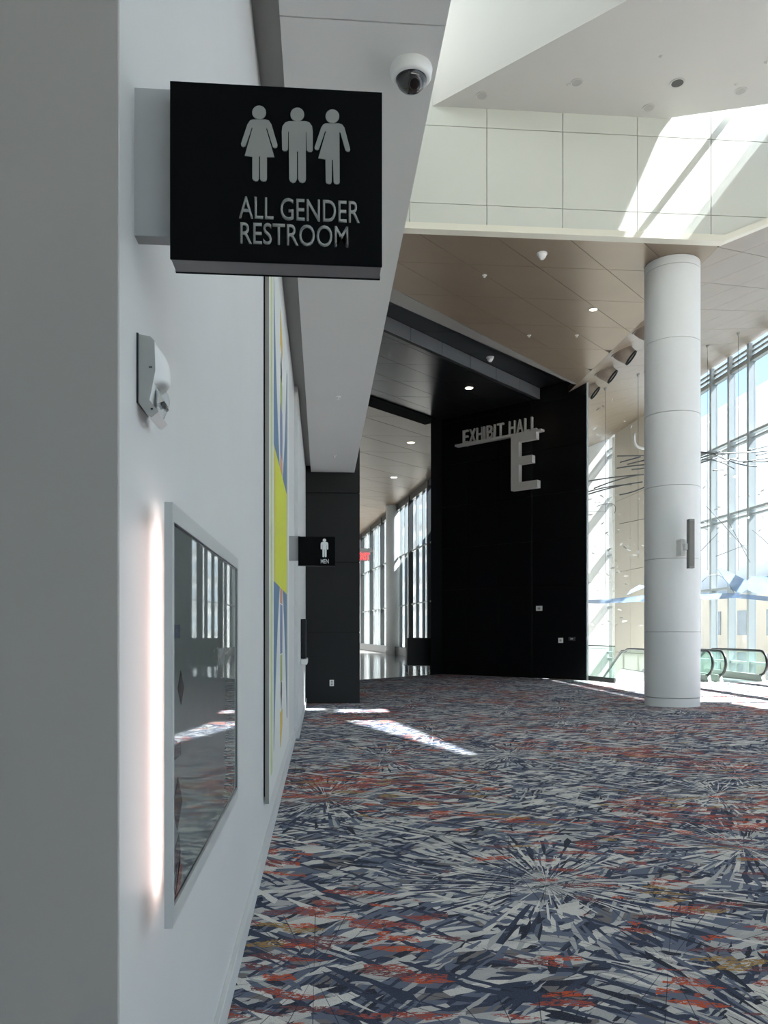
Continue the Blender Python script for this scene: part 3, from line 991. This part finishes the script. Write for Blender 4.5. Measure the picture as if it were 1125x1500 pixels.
# ================================================================== NEAR THINGS ON THE WHITE WALL
MAN = [(480, 210), (610, 210), (640, 222), (660, 250), (665, 290), (665, 435), (655, 450), (632, 450), (618, 435), (614, 290), (611, 290), (612, 660),
       (606, 682), (584, 692), (562, 684), (552, 662), (550, 445), (542, 445), (542, 662), (530, 684), (512, 692), (492, 682), (482, 660), (479, 290),
       (474, 290), (472, 430), (462, 443), (440, 443), (428, 430), (425, 290), (430, 250), (450, 222)]
WOMAN = [(200, 197), (300, 197), (325, 205), (345, 235), (392, 395), (388, 415), (370, 420), (356, 410), (310, 262), (303, 265), (368, 490), (310, 490),
         (310, 660), (302, 676), (284, 680), (266, 674), (258, 658), (257, 482), (250, 482), (248, 658), (240, 674), (222, 678), (206, 670), (198, 655),
         (198, 485), (140, 478), (200, 262), (193, 262), (146, 400), (130, 410), (115, 402), (111, 385), (160, 235), (180, 205)]
BOTH = [(765, 228), (870, 228), (895, 238), (912, 262), (957, 430), (952, 447), (935, 452), (920, 440), (880, 300), (873, 300), (875, 690), (868, 702),
        (850, 706), (834, 700), (828, 688), (822, 512), (815, 512), (813, 685), (806, 700), (788, 702), (772, 696), (766, 684), (764, 508), (708, 500),
        (768, 290), (760, 290), (712, 430), (698, 437), (682, 430), (679, 415), (730, 262), (745, 238)]

def flag_sign(loc, w, h, gap, label, figures, lines, pm):
    """projecting sign: loc = left top front corner; figures [(outline, head, scale, offset)]"""
    L = Vector(loc)
    s = empty('restroom_sign', (L.x - gap, L.y + 0.05, L.z - h), label, 'sign')
    x0, x1 = L.x, L.x + w
    adopt(s, box('mounting_arm', (L.x - gap, L.x + 0.02), (L.y + 0.043, L.y + 0.08), (L.z - h * 0.93 + 0.04, L.z + 0.012), arm_m, bevel=0.001),
          box('box', (x0 + 0.0015, x1 - 0.0015), (L.y + 0.004, L.y + 0.061), (L.z - h + 0.0015, L.z - 0.0015), sign_side),
          box('face', (x0, x1), (L.y, L.y + 0.005), (L.z - h, L.z), sign_black, bevel=0.0008),
          box('back', (x0, x1), (L.y + 0.06, L.y + 0.065), (L.z - h, L.z), sign_black, bevel=0.0008))
    for outl, head, fn in figures:
        fig = slab('pictogram', [fn(p) for p in outl], (L.x, L.y - 0.002, L.z), (1, 0, 0), (0, 0, 1), (0, 1, 0), 0.002, pm)
        adopt(s, fig)
        hx, hy, hr = head
        hd = slab('head', [fn((hx + hr * math.cos(t), hy + hr * math.sin(t))) for t in [2 * PI * k / 28 for k in range(28)]],
                  (L.x, L.y - 0.002, L.z), (1, 0, 0), (0, 0, 1), (0, 1, 0), 0.002, pm)
        hd.parent = fig
    for txt, u, v, tw, th in lines:
        adopt(s, text_mesh('lettering', txt, tw, th, 0.0015, basis(Vector((L.x + u, L.y - 0.0002, L.z + v)), (1, 0, 0), (0, 0, 1)), pm, bold=0.004))
    return s

KS = 2.573e-4 * 1.61 / 1.585
def f1(p):
    return ((p[0] + 431) * KS, -(p[1] - 0.053 * p[0] + 84) * KS)
w1, h1 = 0.4285, 0.3585
l1 = f1((95, 962)); l1b = f1((1032, 962)); l2 = f1((105, 1158)); l2b = f1((942, 1158))
flag_sign((-0.305, 1.61, 2.609), w1, h1, 0.081, 'black projecting restroom sign with three figures and two lines of lettering', [
    (WOMAN, (250, 142, 53), f1), (MAN, (545, 158, 53), f1), (BOTH, (818, 172, 53), f1)],
    [('ALL GENDER', l1[0], l1[1], l1b[0] - l1[0], 174 * KS), ('RESTROOM', l2[0], l2[1], l2b[0] - l2[0], 168 * KS)], sign_grey)
def f2(p):
    k = KS * 1.0
    return (0.318 + (p[0] - 545) * k * 0.72, -0.042 - (p[1] - 105) * k * 1.45)
def f2h(p):
    return f2(p)
k2 = KS * 0.72
man2 = [(p[0], p[1]) for p in MAN]
def f3(p):
    return (0.305 + (p[0] - 545) * KS * 1.42, -0.022 - (p[1] - 105) * KS * 1.42)
flag_sign((-0.275, 9.20, 2.607), w1, h1 * 0.95, 0.11, 'black projecting sign with a single white figure and MEN lettering', [(MAN, (545, 158, 53), f3)],
          [('MEN', 0.262, -0.312, 0.092, 0.05)], sign_white)

# ---- alarm strobe on the wall
st = empty('alarm_strobe', (-0.385, 1.72, 1.95), 'white wall alarm strobe with clear lens between the sign and the lit display', 'alarm')
prof = [(0, 0.030), (0, 0.172), (0.024, 0.168), (0.032, 0.160), (0.034, 0.098), (0.022, 0.036), (0.040, 0.012), (0.026, 0.0), (0.018, 0.004)]
adopt(st, slab('housing', prof, (-0.381, 1.672, 1.948), (1, 0, 0), (0, 0, 1), (0, 1, 0), 0.003, dev_grey),
      slab('body', [(p[0] * 0.98, p[1]) for p in prof], (-0.381, 1.675, 1.948), (1, 0, 0), (0, 0, 1), (0, 1, 0), 0.105, dev_white))
adopt(st, slab('back_plate', [(-0.0005, 0.028), (-0.0005, 0.174), (0.0035, 0.174), (0.0035, 0.028)], (-0.3848, 1.669, 1.948), (1, 0, 0), (0, 0, 1), (0, 1, 0), 0.112, black_gloss))
bm = bmesh.new()                                    # cover bulging out of the front, its foot tucked behind the lens
nu, nv = 18, 14
grid = []
for i in range(nu + 1):
    row = []
    for j in range(nv + 1):
        a_, b_ = i / nu, j / nv
        v_ = math.sin(PI * b_) ** 0.55 if 0 < b_ < 1 else 0.0
        h_ = 0.0
        if 0.0 < a_ < 1.0:
            h_ = min(1.0, a_ / 0.12) ** 0.5 * (1.0 - max(0.0, (a_ - 0.35) / 0.65) ** 2.2)
        row.append(bm.verts.new((-0.351 + 0.024 * v_ * h_ - 0.004 * (1 - v_) , 1.678 + 0.098 * b_, 2.022 + 0.088 * a_)))
    grid.append(row)
for i in range(nu):
    for j in range(nv):
        bm.faces.new((grid[i][j], grid[i][j + 1], grid[i + 1][j + 1], grid[i + 1][j]))
bmesh.ops.recalc_face_normals(bm, faces=bm.faces[:])
adopt(st, link_mesh('cover', bm, dev_white, smooth=True))
bm = bmesh.new()                                    # clear lens below the cover
grid = []
for i in range(13):
    row = []
    for j in range(13):
        a_, b_ = i / 12, j / 12
        v_ = math.sin(PI * b_) ** 0.6 if 0 < b_ < 1 else 0.0
        h_ = math.sin(PI * (0.15 + 0.85 * a_)) ** 0.6 if a_ < 1 else 0.0
        row.append(bm.verts.new((-0.352 + 0.022 * v_ * h_ + 0.004 * a_, 1.688 + 0.078 * b_, 2.024 - 0.058 * a_)))
    grid.append(row)
for i in range(12):
    for j in range(12):
        bm.faces.new((grid[i][j], grid[i][j + 1], grid[i + 1][j + 1], grid[i + 1][j]))
bmesh.ops.recalc_face_normals(bm, faces=bm.faces[:])
adopt(st, link_mesh('lens', bm, glass_mat('lens_clear', (0.93, 0.94, 0.94, 1), 1.3), smooth=True))
adopt(st, slab('reflector', [(0.0, 0.0), (0.016, 0.006), (0.006, 0.026), (0.0, 0.03)], (-0.351, 1.705, 1.985), (1, 0, 0), (0, 0, 1), (0, 1, 0), 0.045, chrome),
      tube('flash_tube', [(-0.338, 1.708, 1.984), (-0.338, 1.746, 1.984)], 0.005, black_gloss),
      box('screw', (-0.3595, -0.3535), (1.6705, 1.673), (2.050, 2.0535), black_gloss),
      box('screw', (-0.356, -0.3515), (1.6705, 1.673), (1.963, 1.966), black_gloss))

# ---- backlit wall display
dp = empty('wall_display', (-0.36, 2.38, 0.865), 'large backlit glass display in a thin white frame on the white wall', 'display')
DX, DY0, DY1, DZ0, DZ1 = -0.320, 1.716, 3.048, 0.862, 1.778
fw = 0.040
bm = bmesh.new()
bm_box(bm, -0.337, DX, DY0, DY0 + fw * 0.55, DZ0, DZ1)
bm_box(bm, -0.337, DX, DY1 - fw * 0.35, DY1, DZ0, DZ1)
bm_box(bm, -0.337, DX, DY0 + fw * 0.55, DY1 - fw * 0.35, DZ0, DZ0 + fw)
bm_box(bm, -0.337, DX, DY0 + fw * 0.55, DY1 - fw * 0.35, DZ1 - fw, DZ1)
adopt(dp, link_mesh('frame', bm, frame_m))
def screen_material():
    m = bpy.data.materials.new('display_screen')
    m.use_nodes = True
    t = NT(m)
    bs = t.n['Principled BSDF']
    tc = t.node('ShaderNodeTexCoord').outputs['Object']
    nz = t.noise(t.mapping(tc, scale=(3, 3, 9)), 2.0, 4.0, 0.6)
    t.put(bs.inputs['Base Color'], t.ramp(nz, [(0.3, lin('#6a7471')), (0.7, lin('#747e7b'))], 'LINEAR'))
    bs.inputs['Roughness'].default_value = 0.35
    bs.inputs['Coat Weight'].default_value = 1.0
    bs.inputs['Coat IOR'].default_value = 2.1
    bs.inputs['Coat Roughness'].default_value = 0.01
    return m
scr_m = screen_material()
adopt(dp, box('screen', (-0.336, DX - 0.006), (DY0 + 0.022, DY1 - 0.014), (DZ0 + fw, DZ1 - fw), scr_m),
      box('gasket', (-0.334, DX - 0.004), (DY1 - 0.020, DY1 - 0.014), (DZ0 + fw, DZ1 - fw), black_gloss),
      box('gasket', (-0.334, DX - 0.004), (DY0 + 0.022, DY1 - 0.014), (DZ1 - fw - 0.005, DZ1 - fw), black_gloss),
      box('gasket', (-0.334, DX - 0.004), (DY0 + 0.022, DY1 - 0.014), (DZ0 + fw, DZ0 + fw + 0.005), black_gloss),
      box('mount', (-0.385, -0.337), (2.35, 2.85), (1.05, 1.6), dev_white),
      box('led_strip', (-0.343, -0.3375), (DY0 + 0.16, DY0 + 0.172), (DZ0 + 0.03, DZ1 - 0.03), mat('led_backlight', '#fff1ee', 0.5, emit='#ffe6e2', estr=10.0)))
# printed location pictures on the screen (flat print, no lettering legible)
prints = [(1.80, 1.50, 0.07, 0.030, 0.0, '#39465a'), (1.85, 1.37, 0.055, 0.060, 0.8, '#1d2023'), (1.80, 1.23, 0.10, 0.030, 0.0, '#262b2b'),
          (1.81, 1.11, 0.085, 0.085, 0.7, '#1f2223'), (1.80, 1.00, 0.08, 0.05, 0.4, '#3a3431'), (1.81, 0.955, 0.10, 0.022, 0.8, '#6a4a47'), (1.82, 0.925, 0.10, 0.05, 0.9, '#7c4640')]
for y, z, w, h, r, c in prints:
    pts = [(-w / 2, -h / 2), (w / 2, -h / 2), (w / 2, h / 2), (-w / 2, h / 2)]
    pts = [(p[0] * math.cos(r) - p[1] * math.sin(r), p[0] * math.sin(r) + p[1] * math.cos(r)) for p in pts]
    adopt(dp, slab('print', pts, (DX - 0.0058, y, z), (0, 1, 0), (0, 0, 1), (1, 0, 0), 0.0006, mat('print_' + c[1:], c, 0.25, grain=0.3, gscale=40, coat=0.6)))

# ---- tall abstract wall panel
ar = empty('wall_art', (-0.385, 6.8, 0.36), 'tall white abstract art panel with a yellow band and blue arches on the corridor wall', 'wall art')
AX = -0.349
adopt(ar, box('panel', (-0.374, AX), (5.24, 8.40), (0.36, 4.33), mat('art_white', '#dfe2df', 0.5, grain=0.01, gscale=3)),
      box('edge', (-0.374, AX + 0.0005), (5.232, 5.24), (0.36, 4.33), mat('art_edge', '#8f8c85', 0.5, grain=0.03, gscale=3)),
      box('shadow_gap_fill', (-0.386, -0.374), (5.27, 8.37), (0.40, 4.29), black_joint))  # black filler stands for the shadow gap behind the panel
ZM = 2.365
YM = 6.81
def art_shape(pts, c, mirror_z=True, mirror_y=False):
    m = mat('art_' + c[1:], c, 0.5, grain=0.03, gscale=3)
    for mz in ((1, -1) if mirror_z else (1,)):
        for my in ((1, -1) if mirror_y else (1,)):
            q = [(YM + my * (p[0] - YM), ZM + mz * (p[1] - ZM)) for p in pts]
            adopt(ar, slab('painted_shape', q, (AX, 0, 0), (0, 1, 0), (0, 0, 1), (1, 0, 0), 0.001, m))
art_shape([(5.95, 1.87), (7.87, 1.87), (7.87, 2.86), (5.95, 2.86)], '#d6dc30', False)
art_shape([(5.75, 1.87), (5.949, 1.87), (5.949, 2.86), (5.75, 2.86)], '#d3cb62', False)
art_shape([(5.75, 2.862), (6.56, 2.862), (6.44, 2.98), (6.28, 3.16), (6.12, 3.38), (5.98, 3.62), (5.86, 3.88), (5.79, 4.05), (5.75, 4.1)], '#5f7f9f', True, True)
art_shape([(6.62, 2.862), (7.0, 2.862), (7.0, 2.99), (6.62, 2.99)], '#d0967a')
art_shape([(6.64, 3.0), (6.98, 3.0), (7.02, 3.2), (6.98, 3.42), (6.64, 3.42), (6.60, 3.2)], '#7884a8')
art_shape([(6.66, 3.43), (6.96, 3.43), (6.96, 3.66), (6.66, 3.66)], '#a9b46a')
art_shape([(6.72, 3.665), (6.90, 3.665), (6.93, 3.76), (6.81, 3.90), (6.69, 3.76)], '#2c3330')
art_shape([(6.62, 3.91), (7.0, 3.91), (7.0, 4.05), (6.72, 4.2), (6.62, 4.2)], '#d9b848')
art_shape([(5.42, 2.365), (5.60, 2.365), (5.60, 4.22), (5.42, 4.22)], '#c3cf90')
art_shape([(7.95, 2.365), (8.05, 2.365), (8.05, 4.1), (7.95, 4.1)], '#a9b3ab')
art_shape([(6.68, 2.2), (6.94, 2.2), (6.94, 2.53), (6.68, 2.53)], '#c7c3b4', False).__class__ if False else None

# ---- small dark unit low on the far white wall
un = empty('wall_unit', (-0.338, 13.0, 1.07), 'small black unit fixed to the far white wall beside the charcoal block', 'wall unit')
adopt(un, box('body', (-0.338, -0.255), (12.6, 13.3), (1.07, 1.70), black_m, bevel=0.01), box('shelf', (-0.338, -0.235), (12.55, 13.35), (0.97, 1.06), dev_white, bevel=0.01))

# ---- outlet on the charcoal block
ou = empty('wall_outlet', (0.2, 16.42, 0.36), 'white outlet plate low on the charcoal block', 'outlet')
adopt(ou, box('cover', (0.16, 0.25), (16.408, 16.42), (0.36, 0.49), mat('plate_white', '#f4f4f2', 0.4, grain=0.01), bevel=0.003), box('socket', (0.185, 0.225), (16.404, 16.409), (0.435, 0.47), dev_grey), box('socket', (0.185, 0.225), (16.404, 16.409), (0.38, 0.415), dev_grey))

# ---- dome camera under the soffit
dc = empty('dome_camera', (0.525, 4.60, ZS), 'white dome security camera with dark bubble under the corridor soffit', 'security camera')
cc = (0.525, 4.60, ZS)
adopt(dc, lathe('housing', [(0, 0.0), (0.122, 0.0), (0.125, -0.012), (0.118, -0.055), (0.106, -0.068), (0.092, -0.070), (0.090, -0.060), (0, -0.055)], cc, dev_white, n=48),
      lathe('bubble', [(0.090, -0.062), (0.088, -0.078), (0.076, -0.104), (0.055, -0.124), (0.028, -0.136), (0, -0.140)], cc, mat('smoked_bubble', '#161718', 0.06, grain=0.1, gscale=30, coat=0.5), n=40),
      lathe('lens_barrel', [(0, 0.0), (0.034, 0.0), (0.034, 0.03), (0.028, 0.036), (0, 0.036)], (0.535, 4.565, ZS - 0.108), black_gloss, n=24, axis=(0.1, -0.7, -0.7)))

# ---- ceiling fittings
def downlight(x, y, z, r, label):
    o = empty('downlight', (x, y, z), label, 'downlight')
    adopt(o, lathe('trim', [(r * 0.78, -0.002), (r, -0.002), (r * 1.02, -0.012), (r * 0.8, -0.016), (r * 0.78, -0.002)], (x, y, z), dev_white, n=28),
          lathe('lens', [(0, -0.008), (r * 0.78, -0.008), (r * 0.78, -0.002), (0, -0.002)], (x, y, z), lamp_lens, n=28))
downlight(6.255, 17.71, ZC, 0.10, 'lit round downlight in the brown ceiling beside the big column')
downlight(4.483, 23.72, ZC, 0.14, 'lit round downlight in the black ceiling above the hall sign')
downlight(3.90, 34.26, 9.8, 0.19, 'lit round downlight in the far corridor ceiling, closer to the black portal')
downlight(3.86, 42.06, 9.8, 0.20, 'lit round downlight in the far corridor ceiling, closer to the far column')

def detector(x, y, z, s, label):
    o = empty('smoke_detector', (x, y, z), label, 'detector')
    adopt(o, lathe('base', [(0, 0), (0.10 * s, 0), (0.10 * s, -0.03 * s), (0.085 * s, -0.04 * s), (0, -0.04 * s)], (x, y, z), dev_white, n=24),
          lathe('dome', [(0.082 * s, -0.04 * s), (0.075 * s, -0.075 * s), (0.04 * s, -0.12 * s), (0, -0.13 * s)], (x, y, z), dev_white, n=24))
detector(4.323, 15.17, ZC, 1.0, 'white cone-shaped detector on the brown ceiling below the fascia')
detector(4.76, 21.98, 9.29, 1.1, 'white cone-shaped detector on the outer black ceiling')

def sprinkler(x, y, z, s, label, group, m=None):
    o = empty('sprinkler', (x, y, z), label, 'sprinkler', group)
    adopt(o, lathe('escutcheon', [(0, 0), (0.05 * s, 0), (0.048 * s, -0.008), (0.02 * s, -0.012), (0, -0.012)], (x, y, z), m or dev_white, n=20),
          lathe('deflector', [(0, -0.012), (0.012 * s, -0.012), (0.012 * s, -0.035 * s), (0.028 * s, -0.04 * s), (0.028 * s, -0.045 * s), (0, -0.045 * s)], (x, y, z), m or dev_white, n=16))
for x, y, lab in ((3.393, 16.20, 'small sprinkler head in the brown ceiling below the fascia, next to the cone detector'),
                  (6.391, 19.30, 'small sprinkler head in the brown ceiling beside the lit downlight and the fold'),
                  (5.2, 19.4, 'small sprinkler head in the brown ceiling close to the grey trim of the portal')):
    sprinkler(x, y, ZC, 1.0, lab, 'sprinklers in the flat brown ceiling')
for x, y, lab in ((0.226, 11.12, 'small sprinkler head midway along the corridor soffit'), (0.237, 14.83, 'small sprinkler head at the soffit end by the charcoal block')):
    sprinkler(x, y, ZS, 0.9, lab, 'sprinklers under the soffit')
for x, y in ((4.374, 13.70), (5.731, 12.90), (7.35, 13.45), (7.59, 12.89)):
    sprinkler(x, y, ZU, 0.7, 'small sprinkler head in the white upper ceiling', 'sprinklers in the white ceiling', white_ceil)

def recess_can(x, y, r, label, dark):
    o = empty('recessed_light', (x, y, ZU), label, 'recessed light', 'recessed lights in the white ceiling')
    adopt(o, lathe('trim', [(r * 0.8, 0.0), (r, -0.002), (r, -0.012), (r * 0.8, -0.008), (r * 0.8, 0.0)], (x, y, ZU), white_ceil, n=28),
          lathe('reflector', [(0, -0.002), (r * 0.8, -0.002), (r * 0.8, -0.006), (0, -0.006)], (x, y, ZU), mat('dark_can', '#4a4a48', 0.6, grain=0.05) if dark else mat('pale_can', '#a8a6a0', 0.6, grain=0.03), n=28))
recess_can(6.30, 13.50, 0.13, 'dark recessed round light in the white upper ceiling', True)
for x, y in ((4.515, 13.63), (7.529, 13.61), (6.06, 14.18), (2.9, 14.1)):
    recess_can(x, y, 0.11, 'pale recessed round light in the white upper ceiling', False)

# ---- jet nozzles in the rising ceiling
NOZ = ((8.44, 24.45, 'round brown air nozzle closest to the black portal corner'),
       (8.36, 22.75, 'round brown air nozzle, second along the ceiling fold from the black portal corner'),
       (8.20, 20.95, 'round brown air nozzle, third along the ceiling fold from the black portal corner'),
       (8.06, 19.15, 'round brown air nozzle half hidden by the big white column'))
for x, y, lab in NOZ:
    z = zslope(x)
    o = empty('air_nozzle', (x, y, z), lab, 'air nozzle', 'air nozzles along the fold')
    axv = Vector((0.72, -0.25, -0.62)).normalized()
    base = Vector((x, y, z)) - axv * 0.10
    adopt(o, lathe('collar', [(0.26, 0.03), (0.30, 0.03), (0.30, -0.012), (0.26, -0.012), (0.26, 0.03)], (x, y, z - 0.005), brown_m, n=32, axis=(-SL, 0, 1)),
          lathe('barrel', [(0.25, 0.02), (0.25, 0.16), (0.215, 0.40), (0.20, 0.42), (0.185, 0.40), (0.18, 0.2)], base, mat('nozzle_brown', '#8a7f72', 0.45, metal=0.2, grain=0.04), n=32, axis=axv),
          lathe('bore', [(0, 0.24), (0.18, 0.24), (0.185, 0.26), (0, 0.26)], base, black_gloss, n=28, axis=axv),
          lathe('end_ring', [(0.185, 0.40), (0.22, 0.395), (0.222, 0.44), (0.185, 0.44), (0.185, 0.40)], base, char_m, n=28, axis=axv))

# ================================================================== HANGING SCULPTURE IN THE ATRIUM
random.seed(7)
hsu = empty('hanging_sculpture', (12.0, 26.0, 2.5), 'suspended sculpture of silver rods, small flakes and pale blue fins by great window', 'sculpture')
def bent(p, q, sag=(0, 0, 0), n=10):
    p, q, sg = Vector(p), Vector(q), Vector(sag)
    return [p.lerp(q, k / n) + sg * (4 * (k / n) * (1 - k / n)) for k in range(n + 1)]
def rod(p, q, sag=(0, 0, 0), r=0.022, m=None):
    adopt(hsu, tube('rod', bent(p, q, sag), r, m or rod_m, n=6))
RODS = [((8.75, 26, 6.55), (11.6, 26.3, 6.95), (0, 0, 0.05)), ((9.2, 26, 6.35), (11.5, 25.6, 6.85), (0, 0, 0.12)), ((8.78, 25.6, 6.05), (10.9, 26, 6.60), (0, 0, 0.05)),
        ((9.1, 26.4, 6.30), (10.6, 26.2, 6.55), (0, 0, 0.05)), ((10.0, 26, 7.05), (11.6, 26.4, 7.30), (0, 0, 0.03)), ((10.3, 25.8, 7.15), (11.4, 26, 7.45), (0, 0, 0)),
        ((10.05, 26.1, 7.49), (11.6, 26, 7.52), (0, 0, 0)), ((10.1, 26, 6.15), (11.6, 26.4, 6.75), (0, 0, -0.08)), ((10.4, 25.7, 6.95), (11.7, 25.9, 7.15), (0, 0, 0)),
        ((10.2, 26.2, 7.3), (11.0, 26.4, 7.55), (0, 0, 0)),
        ((12.9, 26, 7.62), (15.9, 26.3, 7.86), (0, 0, -0.05)), ((12.9, 26.2, 7.45), (13.7, 26, 7.70), (0, 0, 0)), ((13.4, 26, 7.62), (15.2, 26.4, 7.28), (0, 0, -0.10)),
        ((14.0, 26, 7.42), (15.8, 26, 7.40), (0, 0, -0.05)), ((12.9, 25.8, 7.36), (14.15, 26, 7.10), (0, 0, 0.10)), ((13.5, 26.2, 7.07), (14.0, 26.4, 7.16), (0, 0, 0)),
        ((14.3, 25.7, 7.25), (15.9, 25.9, 7.55), (0, 0, 0.03)), ((13.2, 26.5, 7.78), (14.0, 26.3, 7.66), (0, 0, 0)), ((15.0, 26.1, 7.60), (15.9, 26.3, 7.85), (0, 0, 0)),
        ((14.8, 26.3, 7.80), (16.2, 26.5, 8.10), (0, 0, 0.04)), ((12.95, 26.0, 7.28), (13.9, 26.3, 7.62), (0, 0, 0)), ((13.6, 25.9, 7.30), (14.4, 26.2, 7.52), (0, 0, 0))]
for p, q, sg in RODS:
    rod(p, q, sg)
rod((10.62, 26, 8.25), (11.15, 26, 7.78), (-0.18, 0, -0.20), 0.05, dev_white)
# faint long strands lower down
for p, q, sg in [((13.4, 26.5, 5.9), (14.6, 26, 4.3), (0, 0, 0)), ((14.0, 26, 5.2), (14.9, 26.3, 3.9), (0, 0, 0)), ((14.8, 26, 5.0), (16.2, 26, 3.6), (0, 0, 0.1)),
                 ((13.0, 26, 3.2), (14.4, 26.4, 2.8), (0, 0, 0.45)), ((12.9, 26, 4.2), (13.6, 26, 4.9), (0, 0, 0)), ((13.6, 26.2, 4.1), (14.6, 26, 4.5), (0, 0, 0)),
                 ((10.2, 26.3, 5.2), (11.2, 26.1, 5.4), (0, 0, 0)), ((9.3, 26, 5.75), (10.0, 26.2, 5.55), (0.25, 0, 0.2))]:
    rod(p, q, sg, 0.010, rod_m)
# flakes
fl_me = None
def flake(x, y, z, s, rx, rz):
    global fl_me
    if fl_me is None:
        bm = bmesh.new()
        bm_slab(bm, [(-0.5, -0.10), (-0.1, -0.17), (0.5, -0.04), (0.45, 0.10), (-0.2, 0.16)], Vector((0, 0, 0)), Vector((1, 0, 0)), Vector((0, 0, 1)), Vector((0, 1, 0)), 0.05)
        bm.normal_update()
        fl_me = bpy.data.meshes.new('flake')
        bm.to_mesh(fl_me); bm.free()
        fl_me.materials.append(flake_m)
    o = bpy.data.objects.new('flake', fl_me)
    C.objects.link(o)
    o.location = (x - hsu.location.x, y - hsu.location.y, z - hsu.location.z)
    o.scale = (s, s, s)
    o.rotation_euler = (rx, random.uniform(-0.9, 0.9), rz)
    o.parent = hsu
for k in range(70):
    x = random.uniform(8.8, 11.4)
    flake(x, random.uniform(25.2, 26.8), random.uniform(3.4, 6.3) if random.random() < 0.8 else random.uniform(1.5, 3.2), random.uniform(0.10, 0.22), random.uniform(-0.6, 0.6), random.uniform(-0.8, 0.8))
for k in range(40):
    flake(random.uniform(12.9, 16.0), random.uniform(25.2, 26.8), random.uniform(4.3, 6.9), random.uniform(0.08, 0.16), random.uniform(-0.6, 0.6), random.uniform(-0.8, 0.8))
for k in range(16):
    x = random.uniform(8.8, 11.2)
    flake(x, random.uniform(26, 28), random.uniform(8.2, zslope(x) - 0.15), random.uniform(0.12, 0.2), 0.3, random.uniform(-0.8, 0.8))
# pale blue fins
def fin(pts, y, th=0.05, tilt=0.25):
    adopt(hsu, slab('fin', pts, (0, y, 0), (1, 0, 0), (0, tilt, 1), (0, 1, 0), th, fin_m))
fin([(8.8, 2.50), (9.6, 2.47), (11.3, 2.55), (12.2, 2.60), (12.2, 2.74), (11.2, 2.76), (9.9, 2.62), (9.2, 2.60)], 26.0)
fin([(10.7, 2.78), (11.5, 3.1), (11.2, 3.15), (10.85, 2.95)], 26.2)
fin([(12.8, 2.68), (13.6, 2.62), (14.8, 2.70), (14.7, 2.86), (13.9, 2.84), (13.2, 2.80)], 26.0)
fin([(14.3, 2.74), (16.4, 2.55), (16.4, 2.72), (15.0, 2.84)], 26.3)
fin([(14.0, 3.72), (14.12, 3.76), (14.8, 3.42), (15.02, 3.30), (15.0, 3.02), (14.75, 2.84), (14.4, 2.98), (14.3, 3.2)], 25.9)
fin([(15.02, 3.25), (15.3, 3.46), (16.4, 3.5), (16.4, 2.85), (15.4, 2.82), (15.05, 2.98)], 26.0)
fin([(12.95, 4.2), (13.15, 4.45), (13.32, 3.95), (13.25, 3.6), (13.05, 3.45), (12.95, 3.9)], 26.0)
# suspension wires
for x, z in ((9.6, 6.6), (10.75, 8.0), (11.0, 7.5), (13.2, 7.6), (14.3, 7.6), (15.5, 7.7)):
    adopt(hsu, tube('wire', [(x, 26, z - 4.0), (x, 26, zslope(x))], 0.006, rod_m, n=5))
    adopt(hsu, lathe('ceiling_anchor', [(0, 0), (0.06, 0), (0.05, -0.04), (0.015, -0.12), (0, -0.12)], (x, 26, zslope(x)), dev_grey, n=12))

# ================================================================== OUTSIDE
def building(name, label, x, y, z, m, wins):
    b = empty(name, (sum(x) / 2, sum(y) / 2, z[0]), label, 'building')
    adopt(b, box('body', x, y, z, m))
    for w in wins:
        adopt(b, box('window' if w[2][1] < 23 else 'parapet', *w[:3], ext_win if w[2][1] < 23 else ext_white))
    return b
ww = []
b1 = building('white_building', 'tall white building standing outside the great window', (40, 60), (-20, 140), (-5.3, 24), ext_white, [((39.85, 40.05), (-20, 140), (23.2, 24.05))])
ww = []
for k in range(7):
    for r in range(2):
        ww.append(((33.9, 34.0), (52 + k * 4.2, 53.4 + k * 4.2), (-2.2 + r * 3.4, -0.2 + r * 3.4)))
building('cream_building', 'low cream building in front of the tall white building outside', (34, 38), (48, 84), (-5.3, 4.6), plinth_m, ww)
ww = []
for k in range(10):
    for r in range(6):
        ww.append(((4 + k * 3.0, 5.4 + k * 3.0), (104.9, 105.0), (1.5 + r * 3.6, 3.6 + r * 3.6)))
building('grey_building', 'pale grey building with rows of windows beyond the far corridor glazing', (-2, 36), (105, 120), (-5.3, 34), ext_grey, ww)

# ================================================================== sub-parts: small pieces ride on the part that carries them
SUB = {'bore': 'barrel', 'end_ring': 'barrel', 'grille': 'cabinet', 'print': 'screen', 'gasket': 'screen',
       'screw': 'housing', 'lens_barrel': 'bubble', 'caster': 'leg', 'ceiling_anchor': 'wire', 'bracket_arm': 'bracket_plate'}
for top in [o for o in C.objects if o.parent is None and o.children]:
    by = {}
    for ch in top.children:
        by.setdefault(ch.name.split('.')[0], []).append(ch)
    for kid, host in SUB.items():
        if kid in by and host in by:
            for i, k in enumerate(by[kid]):
                k.parent = by[host][i] if len(by[host]) == len(by[kid]) else by[host][0]
                k.matrix_parent_inverse = Matrix.Identity(4)
